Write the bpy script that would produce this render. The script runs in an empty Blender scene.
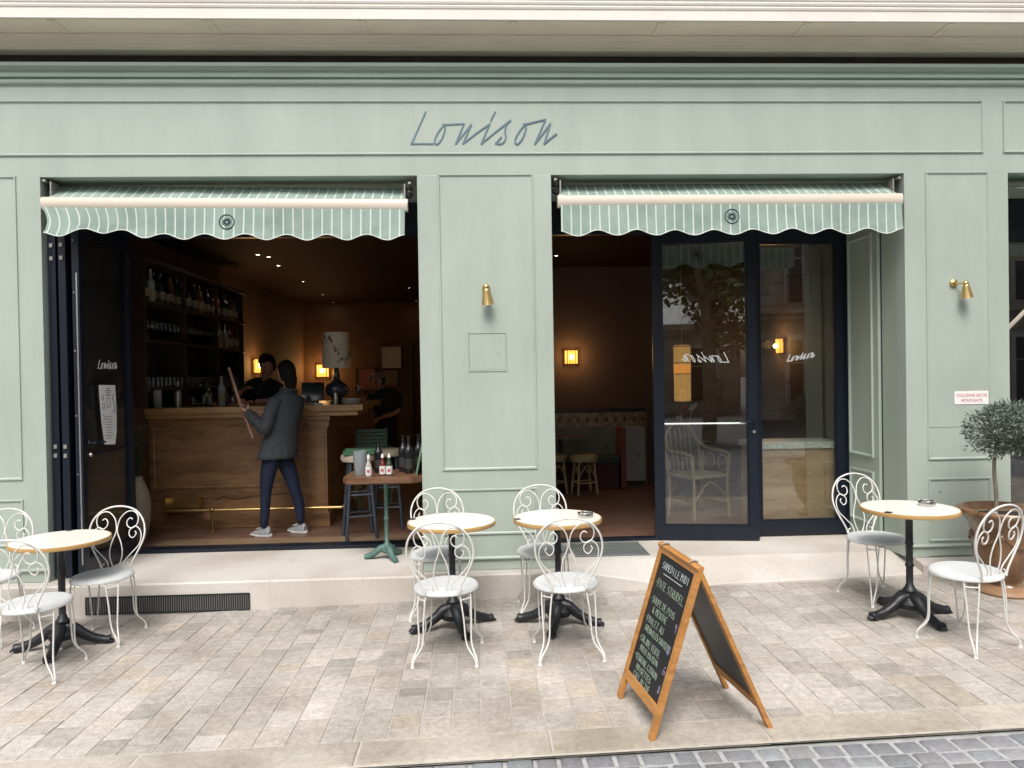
import bpy, bmesh, math, random
from mathutils import Vector, Matrix
random.seed(7)
S=bpy.context.scene; COL=S.collection; PI=math.pi; R=math.radians
# ------------------------------------------------------------------ helpers
def g(x): return .008+.0205*max(-9,min(9,x))          # the street climbs gently to the right
def link(o,parent=None):
    COL.objects.link(o)
    if parent: o.parent=parent
    return o
def tag(o,label=None,cat=None,group=None,kind=None):
    if label:o['label']=label
    if cat:o['category']=cat
    if group:o['group']=group
    if kind:o['kind']=kind
    return o
def thing(name,label,cat,loc=(0,0,0),rz=0,group=None):
    o=bpy.data.objects.new(name,None); o.empty_display_size=.1; link(o); o.location=loc; o.rotation_euler=(0,0,rz)
    return tag(o,label,cat,group)
def obj(name,bm,m,parent=None,smooth=None,loc=None):
    me=bpy.data.meshes.new(name)
    bmesh.ops.recalc_face_normals(bm,faces=bm.faces) if not bm.loops.layers.color.get('Col') else None
    bm.to_mesh(me); bm.free()
    for q in (m if isinstance(m,(list,tuple)) else [m]): me.materials.append(q)
    o=link(bpy.data.objects.new(name,me),parent)
    if smooth:
        for p in me.polygons:p.use_smooth=True
        me.set_sharp_from_angle(angle=R(smooth))
    if loc:o.location=loc
    return o
def B(): return bmesh.new()
def box(bm,x0,x1,y0,y1,z0,z1,bev=0,mi=0,M=None):
    r=bmesh.ops.create_cube(bm,size=1); vs=r['verts']
    for v in vs:
        v.co=Vector(((x0+x1)/2+v.co.x*(x1-x0),(y0+y1)/2+v.co.y*(y1-y0),(z0+z1)/2+v.co.z*(z1-z0)))
        if M: v.co=M@v.co
    fs=list({f for v in vs for f in v.link_faces})
    for f in fs:f.material_index=mi
    if bev:
        es=list({e for v in vs for e in v.link_edges})
        bmesh.ops.bevel(bm,geom=es,offset=bev,segments=2,affect='EDGES',profile=.6,material=mi)
    return vs
def tube(bm,pts,r,n=6,closed=False,mi=0,cap=True):
    pts=[Vector(p) for p in pts]; N=len(pts); rs=r if isinstance(r,(list,tuple)) else [r]*N
    rings=[]; up=None
    for i,p in enumerate(pts):
        if closed: t=(pts[(i+1)%N]-pts[i-1])
        else: t=pts[min(i+1,N-1)]-pts[max(i-1,0)]
        if t.length<1e-9:t=Vector((0,0,1))
        t.normalize()
        if up is None: up=Vector((0,0,1)) if abs(t.z)<.9 else Vector((0,1,0))
        a=up-t*up.dot(t)
        if a.length<1e-5:a=Vector((1,0,0)).cross(t)
        a.normalize(); b=t.cross(a); up=a
        rings.append([bm.verts.new(p+(a*math.cos(2*PI*k/n)+b*math.sin(2*PI*k/n))*rs[i]) for k in range(n)])
    for i in range(N if closed else N-1):
        A,C=rings[i],rings[(i+1)%N]
        for k in range(n):
            f=bm.faces.new((A[k],A[(k+1)%n],C[(k+1)%n],C[k])); f.material_index=mi
    if cap and not closed:
        bm.faces.new(rings[0][::-1]).material_index=mi; bm.faces.new(rings[-1]).material_index=mi
def lathe(bm,prof,n=32,c=(0,0,0),mi=0,wob=None):
    rings=[]
    for (r,z) in prof:
        if r<1e-5: rings.append([bm.verts.new((c[0],c[1],c[2]+z))])
        else: rings.append([bm.verts.new((c[0]+r*(1+(wob(2*PI*k/n,z) if wob else 0))*math.cos(2*PI*k/n),c[1]+r*(1+(wob(2*PI*k/n,z) if wob else 0))*math.sin(2*PI*k/n),c[2]+z)) for k in range(n)])
    for A,C in zip(rings,rings[1:]):
        for k in range(n):
            if len(A)==1 and len(C)==1: continue
            if len(A)==1: q=(A[0],C[k],C[(k+1)%n])
            elif len(C)==1: q=(A[k],A[(k+1)%n],C[0])
            else: q=(A[k],A[(k+1)%n],C[(k+1)%n],C[k])
            bm.faces.new(q).material_index=mi
def prism(bm,poly,f,d,mi=0):
    """poly of 2-D points, f maps (u,v,w)->xyz, extruded from w=0 to w=d"""
    a=[bm.verts.new(f(u,v,0)) for u,v in poly]; b=[bm.verts.new(f(u,v,d)) for u,v in poly]; n=len(poly)
    bm.faces.new(a[::-1]).material_index=mi; bm.faces.new(b).material_index=mi
    for i in range(n): bm.faces.new((a[i],a[(i+1)%n],b[(i+1)%n],b[i])).material_index=mi
def cat(pts,k=6,closed=False):
    P=[Vector(p) for p in pts]; out=[]; n=len(P)
    for i in range(n if closed else n-1):
        if closed: a,b,c,d=P[i-1],P[i],P[(i+1)%n],P[(i+2)%n]
        else: a,b,c,d=P[max(i-1,0)],P[i],P[i+1],P[min(i+2,n-1)]
        for j in range(k):
            t=j/k; out.append(.5*((2*b)+(c-a)*t+(2*a-5*b+4*c-d)*t*t+(3*b-a-3*c+d)*t**3))
    if not closed: out.append(P[-1])
    return out
def copy_tree(o,parent=None):
    c=o.copy(); COL.objects.link(c)
    if parent: c.parent=parent
    for ch in list(o.children): copy_tree(ch,c)
    return c
def frame_rect(bm,x0,x1,z0,z1,w,y0,y1,mi=0):
    """mitred moulding frame with a bevelled profile, front at y0 (nearer), back y1"""
    ring=lambda d,y:[(x0+d,y,z0+d),(x1-d,y,z0+d),(x1-d,y,z1-d),(x0+d,y,z1-d)]
    L=[ring(0,y1),ring(w*.15,y0),ring(w*.6,y0),ring(w*.75,y0+(y1-y0)*.6),ring(w,y1)]
    V=[[bm.verts.new(p) for p in l] for l in L]
    for A,C in zip(V,V[1:]):
        for k in range(4): bm.faces.new((A[k],A[(k+1)%4],C[(k+1)%4],C[k])).material_index=mi
# ------------------------------------------------------------------ materials
def mat(name,col,rough=.6,metal=0,var=.0,vs=8,bump=0,bs=40,spec=.5,emit=None,es=0,col2=None,stretch=None,coat=0,rvar=0,trans=0,sheen=0):
    m=bpy.data.materials.new(name); m.use_nodes=True; nt=m.node_tree; N=nt.nodes; L=nt.links
    p=N['Principled BSDF']; p.inputs['Base Color'].default_value=(*col,1); p.inputs['Roughness'].default_value=rough
    p.inputs['Metallic'].default_value=metal; p.inputs['Specular IOR Level'].default_value=spec
    if coat:p.inputs['Coat Weight'].default_value=coat; p.inputs['Coat Roughness'].default_value=.15
    if trans:p.inputs['Transmission Weight'].default_value=trans
    if emit: p.inputs['Emission Color'].default_value=(*emit,1); p.inputs['Emission Strength'].default_value=es
    tc=N.new('ShaderNodeTexCoord'); mp=N.new('ShaderNodeMapping'); L.new(tc.outputs['Object'],mp.inputs[0])
    if stretch: mp.inputs['Scale'].default_value=stretch
    if var or col2:
        n=N.new('ShaderNodeTexNoise'); n.inputs['Scale'].default_value=vs; n.inputs['Detail'].default_value=8; n.inputs['Roughness'].default_value=.65
        L.new(mp.outputs[0],n.inputs['Vector'])
        cr=N.new('ShaderNodeValToRGB'); L.new(n.outputs['Fac'],cr.inputs[0])
        c2=col2 or tuple(min(1,c*(1+var)) for c in col); c1=col if col2 else tuple(c*(1-var) for c in col)
        cr.color_ramp.elements[0].position=.32; cr.color_ramp.elements[1].position=.68
        cr.color_ramp.elements[0].color=(*c1,1); cr.color_ramp.elements[1].color=(*c2,1)
        L.new(cr.outputs[0],p.inputs['Base Color'])
        if rvar:
            mr=N.new('ShaderNodeMapRange'); mr.inputs['To Min'].default_value=rough-rvar; mr.inputs['To Max'].default_value=rough+rvar
            L.new(n.outputs['Fac'],mr.inputs['Value']); L.new(mr.outputs[0],p.inputs['Roughness'])
    if bump:
        n=N.new('ShaderNodeTexNoise'); n.inputs['Scale'].default_value=bs; n.inputs['Detail'].default_value=6
        L.new(mp.outputs[0],n.inputs['Vector'])
        b=N.new('ShaderNodeBump'); b.inputs['Strength'].default_value=bump; b.inputs['Distance'].default_value=.01
        L.new(n.outputs['Fac'],b.inputs['Height']); L.new(b.outputs[0],p.inputs['Normal'])
    return m
def stone_mat(name,c_lo,c_hi,use_attr=True,rough=.75,grime=(.55,.52,.48),bump=.35):
    m=bpy.data.materials.new(name); m.use_nodes=True; nt=m.node_tree; N=nt.nodes; L=nt.links; p=N['Principled BSDF']
    p.inputs['Roughness'].default_value=rough; p.inputs['Specular IOR Level'].default_value=.35
    tc=N.new('ShaderNodeTexCoord')
    n1=N.new('ShaderNodeTexNoise'); n1.inputs['Scale'].default_value=26; n1.inputs['Detail'].default_value=12; n1.inputs['Roughness'].default_value=.78
    n2=N.new('ShaderNodeTexNoise'); n2.inputs['Scale'].default_value=1.3; n2.inputs['Detail'].default_value=7
    n3=N.new('ShaderNodeTexNoise'); n3.inputs['Scale'].default_value=110; n3.inputs['Detail'].default_value=4
    for n in (n1,n2,n3): L.new(tc.outputs['Object'],n.inputs['Vector'])
    cr=N.new('ShaderNodeValToRGB'); cr.color_ramp.elements[0].position=.3; cr.color_ramp.elements[1].position=.7
    cr.color_ramp.elements[0].color=(*c_lo,1); cr.color_ramp.elements[1].color=(*c_hi,1); L.new(n1.outputs['Fac'],cr.inputs[0])
    cur=cr.outputs[0]
    if use_attr:
        a=N.new('ShaderNodeAttribute'); a.attribute_name='Col'
        mx=N.new('ShaderNodeMixRGB'); mx.blend_type='MULTIPLY'; mx.inputs[0].default_value=1; L.new(cur,mx.inputs[1]); L.new(a.outputs['Color'],mx.inputs[2]); cur=mx.outputs[0]
    gr=N.new('ShaderNodeValToRGB'); gr.color_ramp.elements[0].position=.36; gr.color_ramp.elements[1].position=.6
    gr.color_ramp.elements[0].color=(*grime,1); gr.color_ramp.elements[1].color=(1,1,1,1); L.new(n2.outputs['Fac'],gr.inputs[0])
    m2=N.new('ShaderNodeMixRGB'); m2.blend_type='MULTIPLY'; m2.inputs[0].default_value=.8; L.new(cur,m2.inputs[1]); L.new(gr.outputs[0],m2.inputs[2])
    sp=N.new('ShaderNodeValToRGB'); sp.color_ramp.elements[0].position=.28; sp.color_ramp.elements[1].position=.4
    sp.color_ramp.elements[0].color=(.6,.57,.53,1); sp.color_ramp.elements[1].color=(1,1,1,1); L.new(n3.outputs['Fac'],sp.inputs[0])
    m3=N.new('ShaderNodeMixRGB'); m3.blend_type='MULTIPLY'; m3.inputs[0].default_value=1.0; L.new(m2.outputs[0],m3.inputs[1]); L.new(sp.outputs[0],m3.inputs[2])
    L.new(m3.outputs[0],p.inputs['Base Color'])
    b=N.new('ShaderNodeBump'); b.inputs['Strength'].default_value=bump; b.inputs['Distance'].default_value=.006
    ad=N.new('ShaderNodeMath'); ad.operation='ADD'; L.new(n1.outputs['Fac'],ad.inputs[0]); L.new(n3.outputs['Fac'],ad.inputs[1])
    L.new(ad.outputs[0],b.inputs['Height']); L.new(b.outputs[0],p.inputs['Normal'])
    return m
def wood_mat(name,c1,c2,scale=(1,1,1),rough=.5,spec=.5,dist=6,ws=3.):
    m=bpy.data.materials.new(name); m.use_nodes=True; nt=m.node_tree; N=nt.nodes; L=nt.links; p=N['Principled BSDF']
    p.inputs['Roughness'].default_value=rough; p.inputs['Specular IOR Level'].default_value=spec
    tc=N.new('ShaderNodeTexCoord'); mp=N.new('ShaderNodeMapping'); mp.inputs['Scale'].default_value=scale; L.new(tc.outputs['Object'],mp.inputs[0])
    n=N.new('ShaderNodeTexNoise'); n.inputs['Scale'].default_value=ws; n.inputs['Detail'].default_value=10; n.inputs['Roughness'].default_value=.6; n.inputs['Distortion'].default_value=dist*.12
    L.new(mp.outputs[0],n.inputs['Vector'])
    n2=N.new('ShaderNodeTexNoise'); n2.inputs['Scale'].default_value=ws*9; n2.inputs['Detail'].default_value=5; L.new(mp.outputs[0],n2.inputs['Vector'])
    cr=N.new('ShaderNodeValToRGB'); cr.color_ramp.elements[0].position=.36; cr.color_ramp.elements[1].position=.64
    cr.color_ramp.elements[0].color=(*c1,1); cr.color_ramp.elements[1].color=(*c2,1)
    ad=N.new('ShaderNodeMixRGB'); ad.inputs[0].default_value=.3; L.new(n.outputs['Fac'],ad.inputs[1]); L.new(n2.outputs['Fac'],ad.inputs[2])
    L.new(ad.outputs[0],cr.inputs[0]); L.new(cr.outputs[0],p.inputs['Base Color'])
    b=N.new('ShaderNodeBump'); b.inputs['Strength'].default_value=.15; b.inputs['Distance'].default_value=.004; L.new(n2.outputs['Fac'],b.inputs['Height']); L.new(b.outputs[0],p.inputs['Normal'])
    return m
def glass_mat(name,refl=1.0,tint=(.93,.96,.95),ior=1.6,rough=0.):
    m=bpy.data.materials.new(name); m.use_nodes=True; nt=m.node_tree; N=nt.nodes; L=nt.links; N.clear()
    o=N.new('ShaderNodeOutputMaterial'); t=N.new('ShaderNodeBsdfTransparent'); t.inputs[0].default_value=(*tint,1)
    gl=N.new('ShaderNodeBsdfGlossy'); gl.inputs['Roughness'].default_value=rough; gl.inputs['Color'].default_value=(refl,refl,refl,1)
    mx=N.new('ShaderNodeMixShader'); ge=N.new('ShaderNodeNewGeometry'); dt=N.new('ShaderNodeVectorMath'); dt.operation='DOT_PRODUCT'
    L.new(ge.outputs['Incoming'],dt.inputs[0]); L.new(ge.outputs['Normal'],dt.inputs[1]); F0=((ior-1)/(ior+1))**2
    def mth(op,a,b=None):
        n=N.new('ShaderNodeMath'); n.operation=op
        for i,q in enumerate((a,b)):
            if q is None: continue
            if isinstance(q,(int,float)): n.inputs[i].default_value=q
            else: L.new(q,n.inputs[i])
        return n.outputs[0]
    # Schlick reflectance from the angle of view, the same on both faces of the pane
    fr=mth('ADD',mth('MULTIPLY',mth('POWER',mth('SUBTRACT',1.0,mth('MINIMUM',mth('ABSOLUTE',dt.outputs['Value']),1.0)),5.0),1-F0),F0)
    L.new(fr,mx.inputs[0]); L.new(t.outputs[0],mx.inputs[1]); L.new(gl.outputs[0],mx.inputs[2]); L.new(mx.outputs[0],o.inputs[0])
    return m
GREEN=mat('sage_paint',(.352,.412,.365),.42,var=.075,vs=2.4,bump=.10,bs=14,spec=.45,stretch=(1,1,.35),rvar=.06)
GREEN2=mat('sage_reveal_paint',(.33,.40,.335),.45,var=.03,vs=2,bump=.05,bs=30)
GREENC=mat('sage_cornice_paint',(.33,.41,.36),.4,var=.08,vs=3,bump=.1,bs=25,stretch=(.3,1,4))
def add_streaks(m,amt=.10):
    nt=m.node_tree; N=nt.nodes; L=nt.links; p=N['Principled BSDF']; src=p.inputs['Base Color'].links[0].from_socket
    tc=N.new('ShaderNodeTexCoord'); mp=N.new('ShaderNodeMapping'); mp.inputs['Scale'].default_value=(9,9,.7); L.new(tc.outputs['Object'],mp.inputs[0])
    n=N.new('ShaderNodeTexNoise'); n.inputs['Scale'].default_value=1.6; n.inputs['Detail'].default_value=7; n.inputs['Roughness'].default_value=.7; L.new(mp.outputs[0],n.inputs['Vector'])
    n2=N.new('ShaderNodeTexNoise'); n2.inputs['Scale'].default_value=55; n2.inputs['Detail'].default_value=3; L.new(tc.outputs['Object'],n2.inputs['Vector'])
    cr=N.new('ShaderNodeValToRGB'); cr.color_ramp.elements[0].position=.30; cr.color_ramp.elements[1].position=.52; cr.color_ramp.elements[0].color=(.80,.79,.74,1); cr.color_ramp.elements[1].color=(1,1,1,1); L.new(n.outputs['Fac'],cr.inputs[0])
    c2=N.new('ShaderNodeValToRGB'); c2.color_ramp.elements[0].position=.22; c2.color_ramp.elements[1].position=.30; c2.color_ramp.elements[0].color=(.62,.60,.52,1); c2.color_ramp.elements[1].color=(1,1,1,1); L.new(n2.outputs['Fac'],c2.inputs[0])
    for ramp,k in ((cr,amt*3.4),(c2,amt*5)):
        mx=N.new('ShaderNodeMixRGB'); mx.blend_type='MULTIPLY'; mx.inputs[0].default_value=k; L.new(src,mx.inputs[1]); L.new(ramp.outputs[0],mx.inputs[2]); src=mx.outputs[0]
    L.new(src,p.inputs['Base Color'])
add_streaks(GREEN,.045); add_streaks(GREENC,.08)
SEAM=mat('paint_seam',(.33,.385,.34),.6)
LETTER=mat('slate_blue_lettering',(.095,.165,.205),.45,var=.06,vs=30)
NAVY=mat('navy_aluminium',(.005,.009,.018),.36,spec=.42,var=.05,vs=20)
STEEL=mat('brushed_steel',(.55,.55,.53),.35,metal=1,var=.1,vs=60)
CREAMBAR=mat('cream_enamel',(.60,.54,.46),.35,spec=.5)
DARK=mat('dark_bracket',(.02,.022,.025),.5)
GALV=mat('galvanised_bracket',(.3,.29,.27),.5,metal=.5)
LIME=stone_mat('limestone_sill',(.53,.50,.46),(.62,.595,.555),False,.7,grime=(.74,.70,.66),bump=.15)
CORNICE=mat('painted_stone_light',(.72,.69,.64),.7,var=.04,vs=3,bump=.12,bs=30)
CORNICE_U=mat('painted_stone_soffit',(.76,.72,.58),.75,var=.08,vs=2.5,bump=.12,bs=30,stretch=(.6,2,3))
SHADEDARK=mat('painted_recess_shade',(.05,.035,.03),.9,var=.3,vs=6)  # shade of the gap below the stone is put into this colour
PAVER=stone_mat('paving_stone',(.42,.392,.362),(.82,.772,.722),grime=(.66,.65,.63),bump=.8)
MORTAR=mat('paving_joint',(.46,.435,.39),.9,var=.18,vs=9,bump=.3,bs=80)
KERB=stone_mat('kerb_stone',(.46,.43,.385),(.72,.675,.605),True,.75,bump=.6)
SETT=stone_mat('granite_sett',(.25,.262,.28),(.40,.415,.435),True,.65,grime=(.7,.7,.72),bump=.5)
SETTJ=mat('sett_joint',(.38,.385,.385),.9,var=.2,vs=30,bump=.4,bs=120)
ROADM=mat('road_surface',(.13,.13,.135),.85,var=.15,vs=6,bump=.3,bs=60)
IRON=mat('black_cast_iron',(.012,.013,.017),.42,spec=.5,bump=.25,bs=60,var=.2,vs=25)
CHAIRW=mat('white_enamel_wire',(.68,.68,.66),.35,spec=.5,var=.04,vs=12)
SEATW=mat('perforated_white_seat',(.62,.64,.645),.6,spec=.25,bump=.35,bs=260,var=.03,vs=40)
TOPW=mat('cream_table_top',(.80,.775,.71),.3,spec=.5,var=.02,vs=6)
BRASSEDGE=mat('golden_wood_table_edge',(.46,.285,.11),.38,var=.18,vs=25,stretch=(1,1,6))
BRASS=mat('satin_brass',(.62,.44,.19),.32,metal=1,var=.06,vs=40)
BRASS_D=mat('aged_brass',(.42,.27,.10),.38,metal=1,var=.15,vs=30)
CHROME=mat('pressed_steel_ashtray',(.6,.6,.58),.22,metal=1)
OAK=wood_mat('oiled_oak_frame',(.34,.14,.035),(.56,.27,.075),(1.5,1.5,14),.45,ws=2)
SLATE=mat('chalkboard',(.012,.013,.017),.5,var=.35,vs=9,spec=.4)
SLATEB=mat('worn_chalkboard',(.030,.031,.036),.45,var=.3,vs=6,spec=.5)
CHALK=mat('green_chalk',(.24,.31,.24),.9,var=.25,vs=160)
CHALKW=mat('white_chalk',(.36,.42,.42),.9,var=.25,vs=160)
CHALKP=mat('violet_chalk',(.25,.23,.35),.9)
POT=mat('brown_glazed_terracotta',(.075,.038,.022),.24,col2=(.27,.145,.065),vs=7,bump=.2,bs=18,coat=.5,stretch=(1,1,.4))
POTF=mat('bare_terracotta_foot',(.30,.175,.095),.5,var=.2,vs=10,bump=.2,bs=40)
SOIL=mat('potting_soil',(.035,.02,.013),.95,var=.5,vs=50,bump=1,bs=80)
BARK=mat('olive_bark',(.19,.17,.13),.85,var=.3,vs=30,bump=.5,bs=50,stretch=(1,1,.2))
LEAF1=mat('olive_leaf_upper',(.075,.105,.075),.45,spec=.5,var=.35,vs=14)
LEAF2=mat('olive_leaf_underside',(.24,.28,.24),.6,var=.2,vs=14)
GLASS=glass_mat('door_glass',1.,ior=1.85)
GLASSD=glass_mat('door_glass_dark',1.,ior=1.5)
CLEAR=glass_mat('clear_glassware',.9,ior=1.5,tint=(.85,.88,.88))
FLOORW=wood_mat('worn_oak_floor',(.09,.047,.034),(.21,.12,.085),(1,7,1),.38,ws=1.3)
THRESH=wood_mat('pale_threshold_board',(.15,.095,.055),(.26,.175,.11),(1,9,1),.5,ws=1.6)
CEIL=mat('oxblood_ceiling',(.016,.004,.005),.75,spec=.15)
WALLB=mat('terracotta_brown_wall',(.085,.042,.022),.8,var=.15,vs=3)
WALLP=mat('mauve_brown_wall',(.085,.054,.046),.8,var=.12,vs=1.2)
BARW=wood_mat('walnut_bar_front',(.125,.060,.024),(.30,.165,.075),(1.2,1,7),.42,ws=1.1)
BART=wood_mat('bar_top_oak',(.25,.135,.055),(.42,.25,.115),(1,6,6),.35,ws=1.5)
SHELFW=mat('dark_shelf_wood',(.03,.015,.009),.5,var=.3,vs=6)
PINK=mat('white_menu_paper',(.72,.73,.73),.7)
INK=mat('blue_ink',(.12,.17,.26),.7)
SIGNW=mat('white_enamel_plate',(.78,.76,.76),.3)
SIGNR=mat('dusty_red_ink',(.42,.10,.13),.5)
WHITEV=mat('white_lettering',(.80,.82,.82),.5)
# striped awning cloth
def stripe_mat():
    m=mat('striped_awning_cloth',(.1,.1,.1),.8); nt=m.node_tree; N=nt.nodes; L=nt.links; p=N['Principled BSDF']
    tc=N.new('ShaderNodeUVMap'); tc.uv_map='UV'; sx=N.new('ShaderNodeSeparateXYZ'); L.new(tc.outputs[0],sx.inputs[0])
    mo=N.new('ShaderNodeMath'); mo.operation='PINGPONG'; mo.inputs[1].default_value=.0368; L.new(sx.outputs[0],mo.inputs[0])
    lt=N.new('ShaderNodeMath'); lt.operation='LESS_THAN'; lt.inputs[1].default_value=.0054; L.new(mo.outputs[0],lt.inputs[0])
    tn=N.new('ShaderNodeTexCoord'); n=N.new('ShaderNodeTexNoise'); n.inputs['Scale'].default_value=5; n.inputs['Detail'].default_value=8; L.new(tn.outputs['Object'],n.inputs[0])
    cr=N.new('ShaderNodeValToRGB'); cr.color_ramp.elements[0].color=(.235,.325,.29,1); cr.color_ramp.elements[1].color=(.32,.415,.37,1); cr.color_ramp.elements[0].position=.35; cr.color_ramp.elements[1].position=.65
    L.new(n.outputs['Fac'],cr.inputs[0])
    mx=N.new('ShaderNodeMixRGB'); L.new(lt.outputs[0],mx.inputs[0]); L.new(cr.outputs[0],mx.inputs[1]); mx.inputs[2].default_value=(.60,.68,.63,1)
    L.new(mx.outputs[0],p.inputs['Base Color'])
    # slight translucency of the cloth
    tr=N.new('ShaderNodeBsdfTranslucent'); L.new(mx.outputs[0],tr.inputs[0]); ms=N.new('ShaderNodeMixShader'); ms.inputs[0].default_value=.18
    L.new(p.outputs[0],ms.inputs[1]); L.new(tr.outputs[0],ms.inputs[2]); L.new(ms.outputs[0],N['Material Output'].inputs[0])
    return m
STRIPE=stripe_mat()
TRIM=mat('white_awning_binding',(.72,.76,.72),.8)
# ------------------------------------------------------------------ camera, world, sun
cam=bpy.data.cameras.new('camera'); co=bpy.data.objects.new('camera',cam); COL.objects.link(co); S.camera=co
cam.sensor_width=36; cam.lens=26.0; cam.clip_start=.05; cam.clip_end=600
yaw,pitch,roll=R(2.53437576),R(-.59208759),R(-.95176928)
cy,sy,cp,sp=math.cos(yaw),math.sin(yaw),math.cos(pitch),math.sin(pitch)
f=Vector((sy*cp,cy*cp,sp)); r=Vector((cy,-sy,0)); u=r.cross(f)
cr_,sr_=math.cos(roll),math.sin(roll); r,u=r*cr_+u*sr_,-r*sr_+u*cr_
Mx=Matrix((r,u,-f)).transposed().to_4x4(); Mx.translation=Vector((0,-5.8,1.7091)); co.matrix_world=Mx
W=bpy.data.worlds.new("World"); S.world=W; W.use_nodes=True; wn=W.node_tree.nodes; wl=W.node_tree.links
sky=wn.new('ShaderNodeTexSky'); sky.sky_type='NISHITA'; sky.sun_disc=False; sky.sun_elevation=R(54); sky.sun_rotation=R(190)
sky.air_density=1.0; sky.dust_density=6.0; sky.ozone_density=.6; sky.altitude=100
hs=wn.new('ShaderNodeHueSaturation'); hs.inputs['Saturation'].default_value=.45
wl.new(sky.outputs[0],hs.inputs['Color']); wl.new(hs.outputs[0],wn['Background'].inputs[0]); wn['Background'].inputs[1].default_value=.128
sun=bpy.data.lights.new('sun','SUN'); so=bpy.data.objects.new('sun',sun); COL.objects.link(so); sun.energy=1.35; sun.angle=R(26); sun.color=(1,.965,.91)
el,az=R(54),R(190)
d=Vector((math.sin(az)*math.cos(el),math.cos(az)*math.cos(el),math.sin(el)))
so.rotation_euler=d.to_track_quat('Z','Y').to_euler()
S.view_settings.view_transform='Standard'; S.view_settings.look='None'; S.view_settings.gamma=1; S.view_settings.exposure=.66
S.view_settings.use_curve_mapping=False
S.cycles.max_bounces=10; S.cycles.transparent_max_bounces=16; S.cycles.use_denoising=True; S.cycles.sample_clamp_indirect=4
# ------------------------------------------------------------------ ground
def slab_sheet(name,x0,x1,y0,y1,dz,m,nx=24):
    bm=B(); V=[[bm.verts.new((x0+(x1-x0)*i/nx,y,g(x0+(x1-x0)*i/nx)+dz)) for i in range(nx+1)] for y in (y0,y1)]
    for i in range(nx): bm.faces.new((V[0][i],V[0][i+1],V[1][i+1],V[1][i]))
    return tag(obj(name,bm,m),kind='structure')
def stones(name,cells,m,gap,bev,hz,tint,base=None,smooth=None):
    """cells: list of 4-corner polygons; each becomes a chamfered block"""
    bm=B(); cl=bm.loops.layers.color.new('Col')
    for q in cells:
        c=Vector((sum(p[0] for p in q)/4,sum(p[1] for p in q)/4,0)); col=tint(c); dz=random.uniform(-hz,hz); tx,ty=random.uniform(-hz,hz),random.uniform(-hz,hz)
        rings=[]
        for (ins,zz) in ((gap,-.02),(gap,-bev*.8),(gap+bev*.45,-bev*.2),(gap+bev,0)):
            rg=[]
            for p in q:
                dx,dy=c.x-p[0],c.y-p[1]; x=p[0]+(ins if dx>0 else -ins); y=p[1]+(ins if dy>0 else -ins)
                rg.append(bm.verts.new((x,y,g(x)+zz+dz+(x-c.x)*tx*6+(y-c.y)*ty*6)))
            rings.append(rg)
        fs=[bm.faces.new(rings[-1])]
        for a,b in zip(rings,rings[1:]):
            for k in range(4): fs.append(bm.faces.new((a[k],a[(k+1)%4],b[(k+1)%4],b[k])))
        for f in fs:
            for l in f.loops: l[cl]=(*[min(1,max(0,.8*v))**(1/2.2) for v in col],1)
    me=bpy.data.meshes.new(name); bm.normal_update(); bm.to_mesh(me); bm.free(); me.materials.append(m)
    o=link(bpy.data.objects.new(name,me))
    if smooth:
        for p in me.polygons:p.use_smooth=True
        me.set_sharp_from_angle(angle=R(smooth))
    return tag(o,kind='structure')
slab_sheet('ground',-220,240,-260,240,-.14,ROADM,46)
slab_sheet('pavement_bed',-9,9,-2.52,.05,-.0055,MORTAR)
cells=[]; x=-8.6; row=0
while x<8.6:
    w=random.choice((.145,.15,.155,.16)); skew=-.045 if x<-1.0 else 0
    y=-.115-random.uniform(0,.2)
    cells.append([(x,y),(x+w,y),(x+w,-.10),(x,-.10)])
    while y>-2.285:
        l=random.choice((.11,.13,.15,.16,.18,.21)); y2=max(y-l,-2.285)
        if y2<-2.20: y2=-2.285
        cells.append([(x,y2),(x+w,y2),(x+w,y),(x,y)]); y=y2
    x+=w
for q in cells: q[:]=[(a+(.020*(b+1.2) if a<-1 else 0)*min(1,max(0,(-1-a)/1.2)),b) for a,b in q]
def ptint(c):
    v=random.gauss(1.0,.06); k=random.random(); dk=1
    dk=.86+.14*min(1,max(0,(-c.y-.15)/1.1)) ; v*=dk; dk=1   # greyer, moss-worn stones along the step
    if k<.03: return (v*.97,v*.91,v*.83)
    if k<.13: return (v*.86,v*.855,v*.83)
    if k<.27: return (v*.93,v*.91,v*.87)
    if k<.40: return (v*1.03,v*.985,v*.96)
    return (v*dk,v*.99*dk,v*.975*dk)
stones('pavement',cells,PAVER,.0032,.0035,.0018,ptint)
cells=[]; x=-9
while x<9:
    w=random.uniform(.85,1.25); cells.append([(x,-2.512),(x+w,-2.512),(x+w,-2.287),(x,-2.287)]); x+=w
stones('kerb',cells,KERB,.0025,.012,.0008,lambda c:((lambda v:(v,v*.985,v*.95))(random.gauss(1,.03))))
slab_sheet('road',-9,9,-9,-2.50,-.030,SETTJ)
cells=[]; y=-2.496; 
while y>-6.2:
    h=random.uniform(.092,.108); x=-8.8+random.random()*.1
    while x<8.8:
        w=random.uniform(.105,.155); sk=.018*math.sin(x*1.7+y*2)
        cells.append([(x,y-h+sk-.02),(x+w,y-h+sk-.02),(x+w,y+sk-.02),(x,y+sk-.02)]); x+=w
    y-=h
def stint(c):
    v=random.gauss(1,.11); return (v*random.uniform(.97,1.05),v,v*random.uniform(.97,1.04))
o=stones('cobbled_road',cells,SETT,.0055,.022,.004,stint,smooth=60)
o.location.z=-.018
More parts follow.
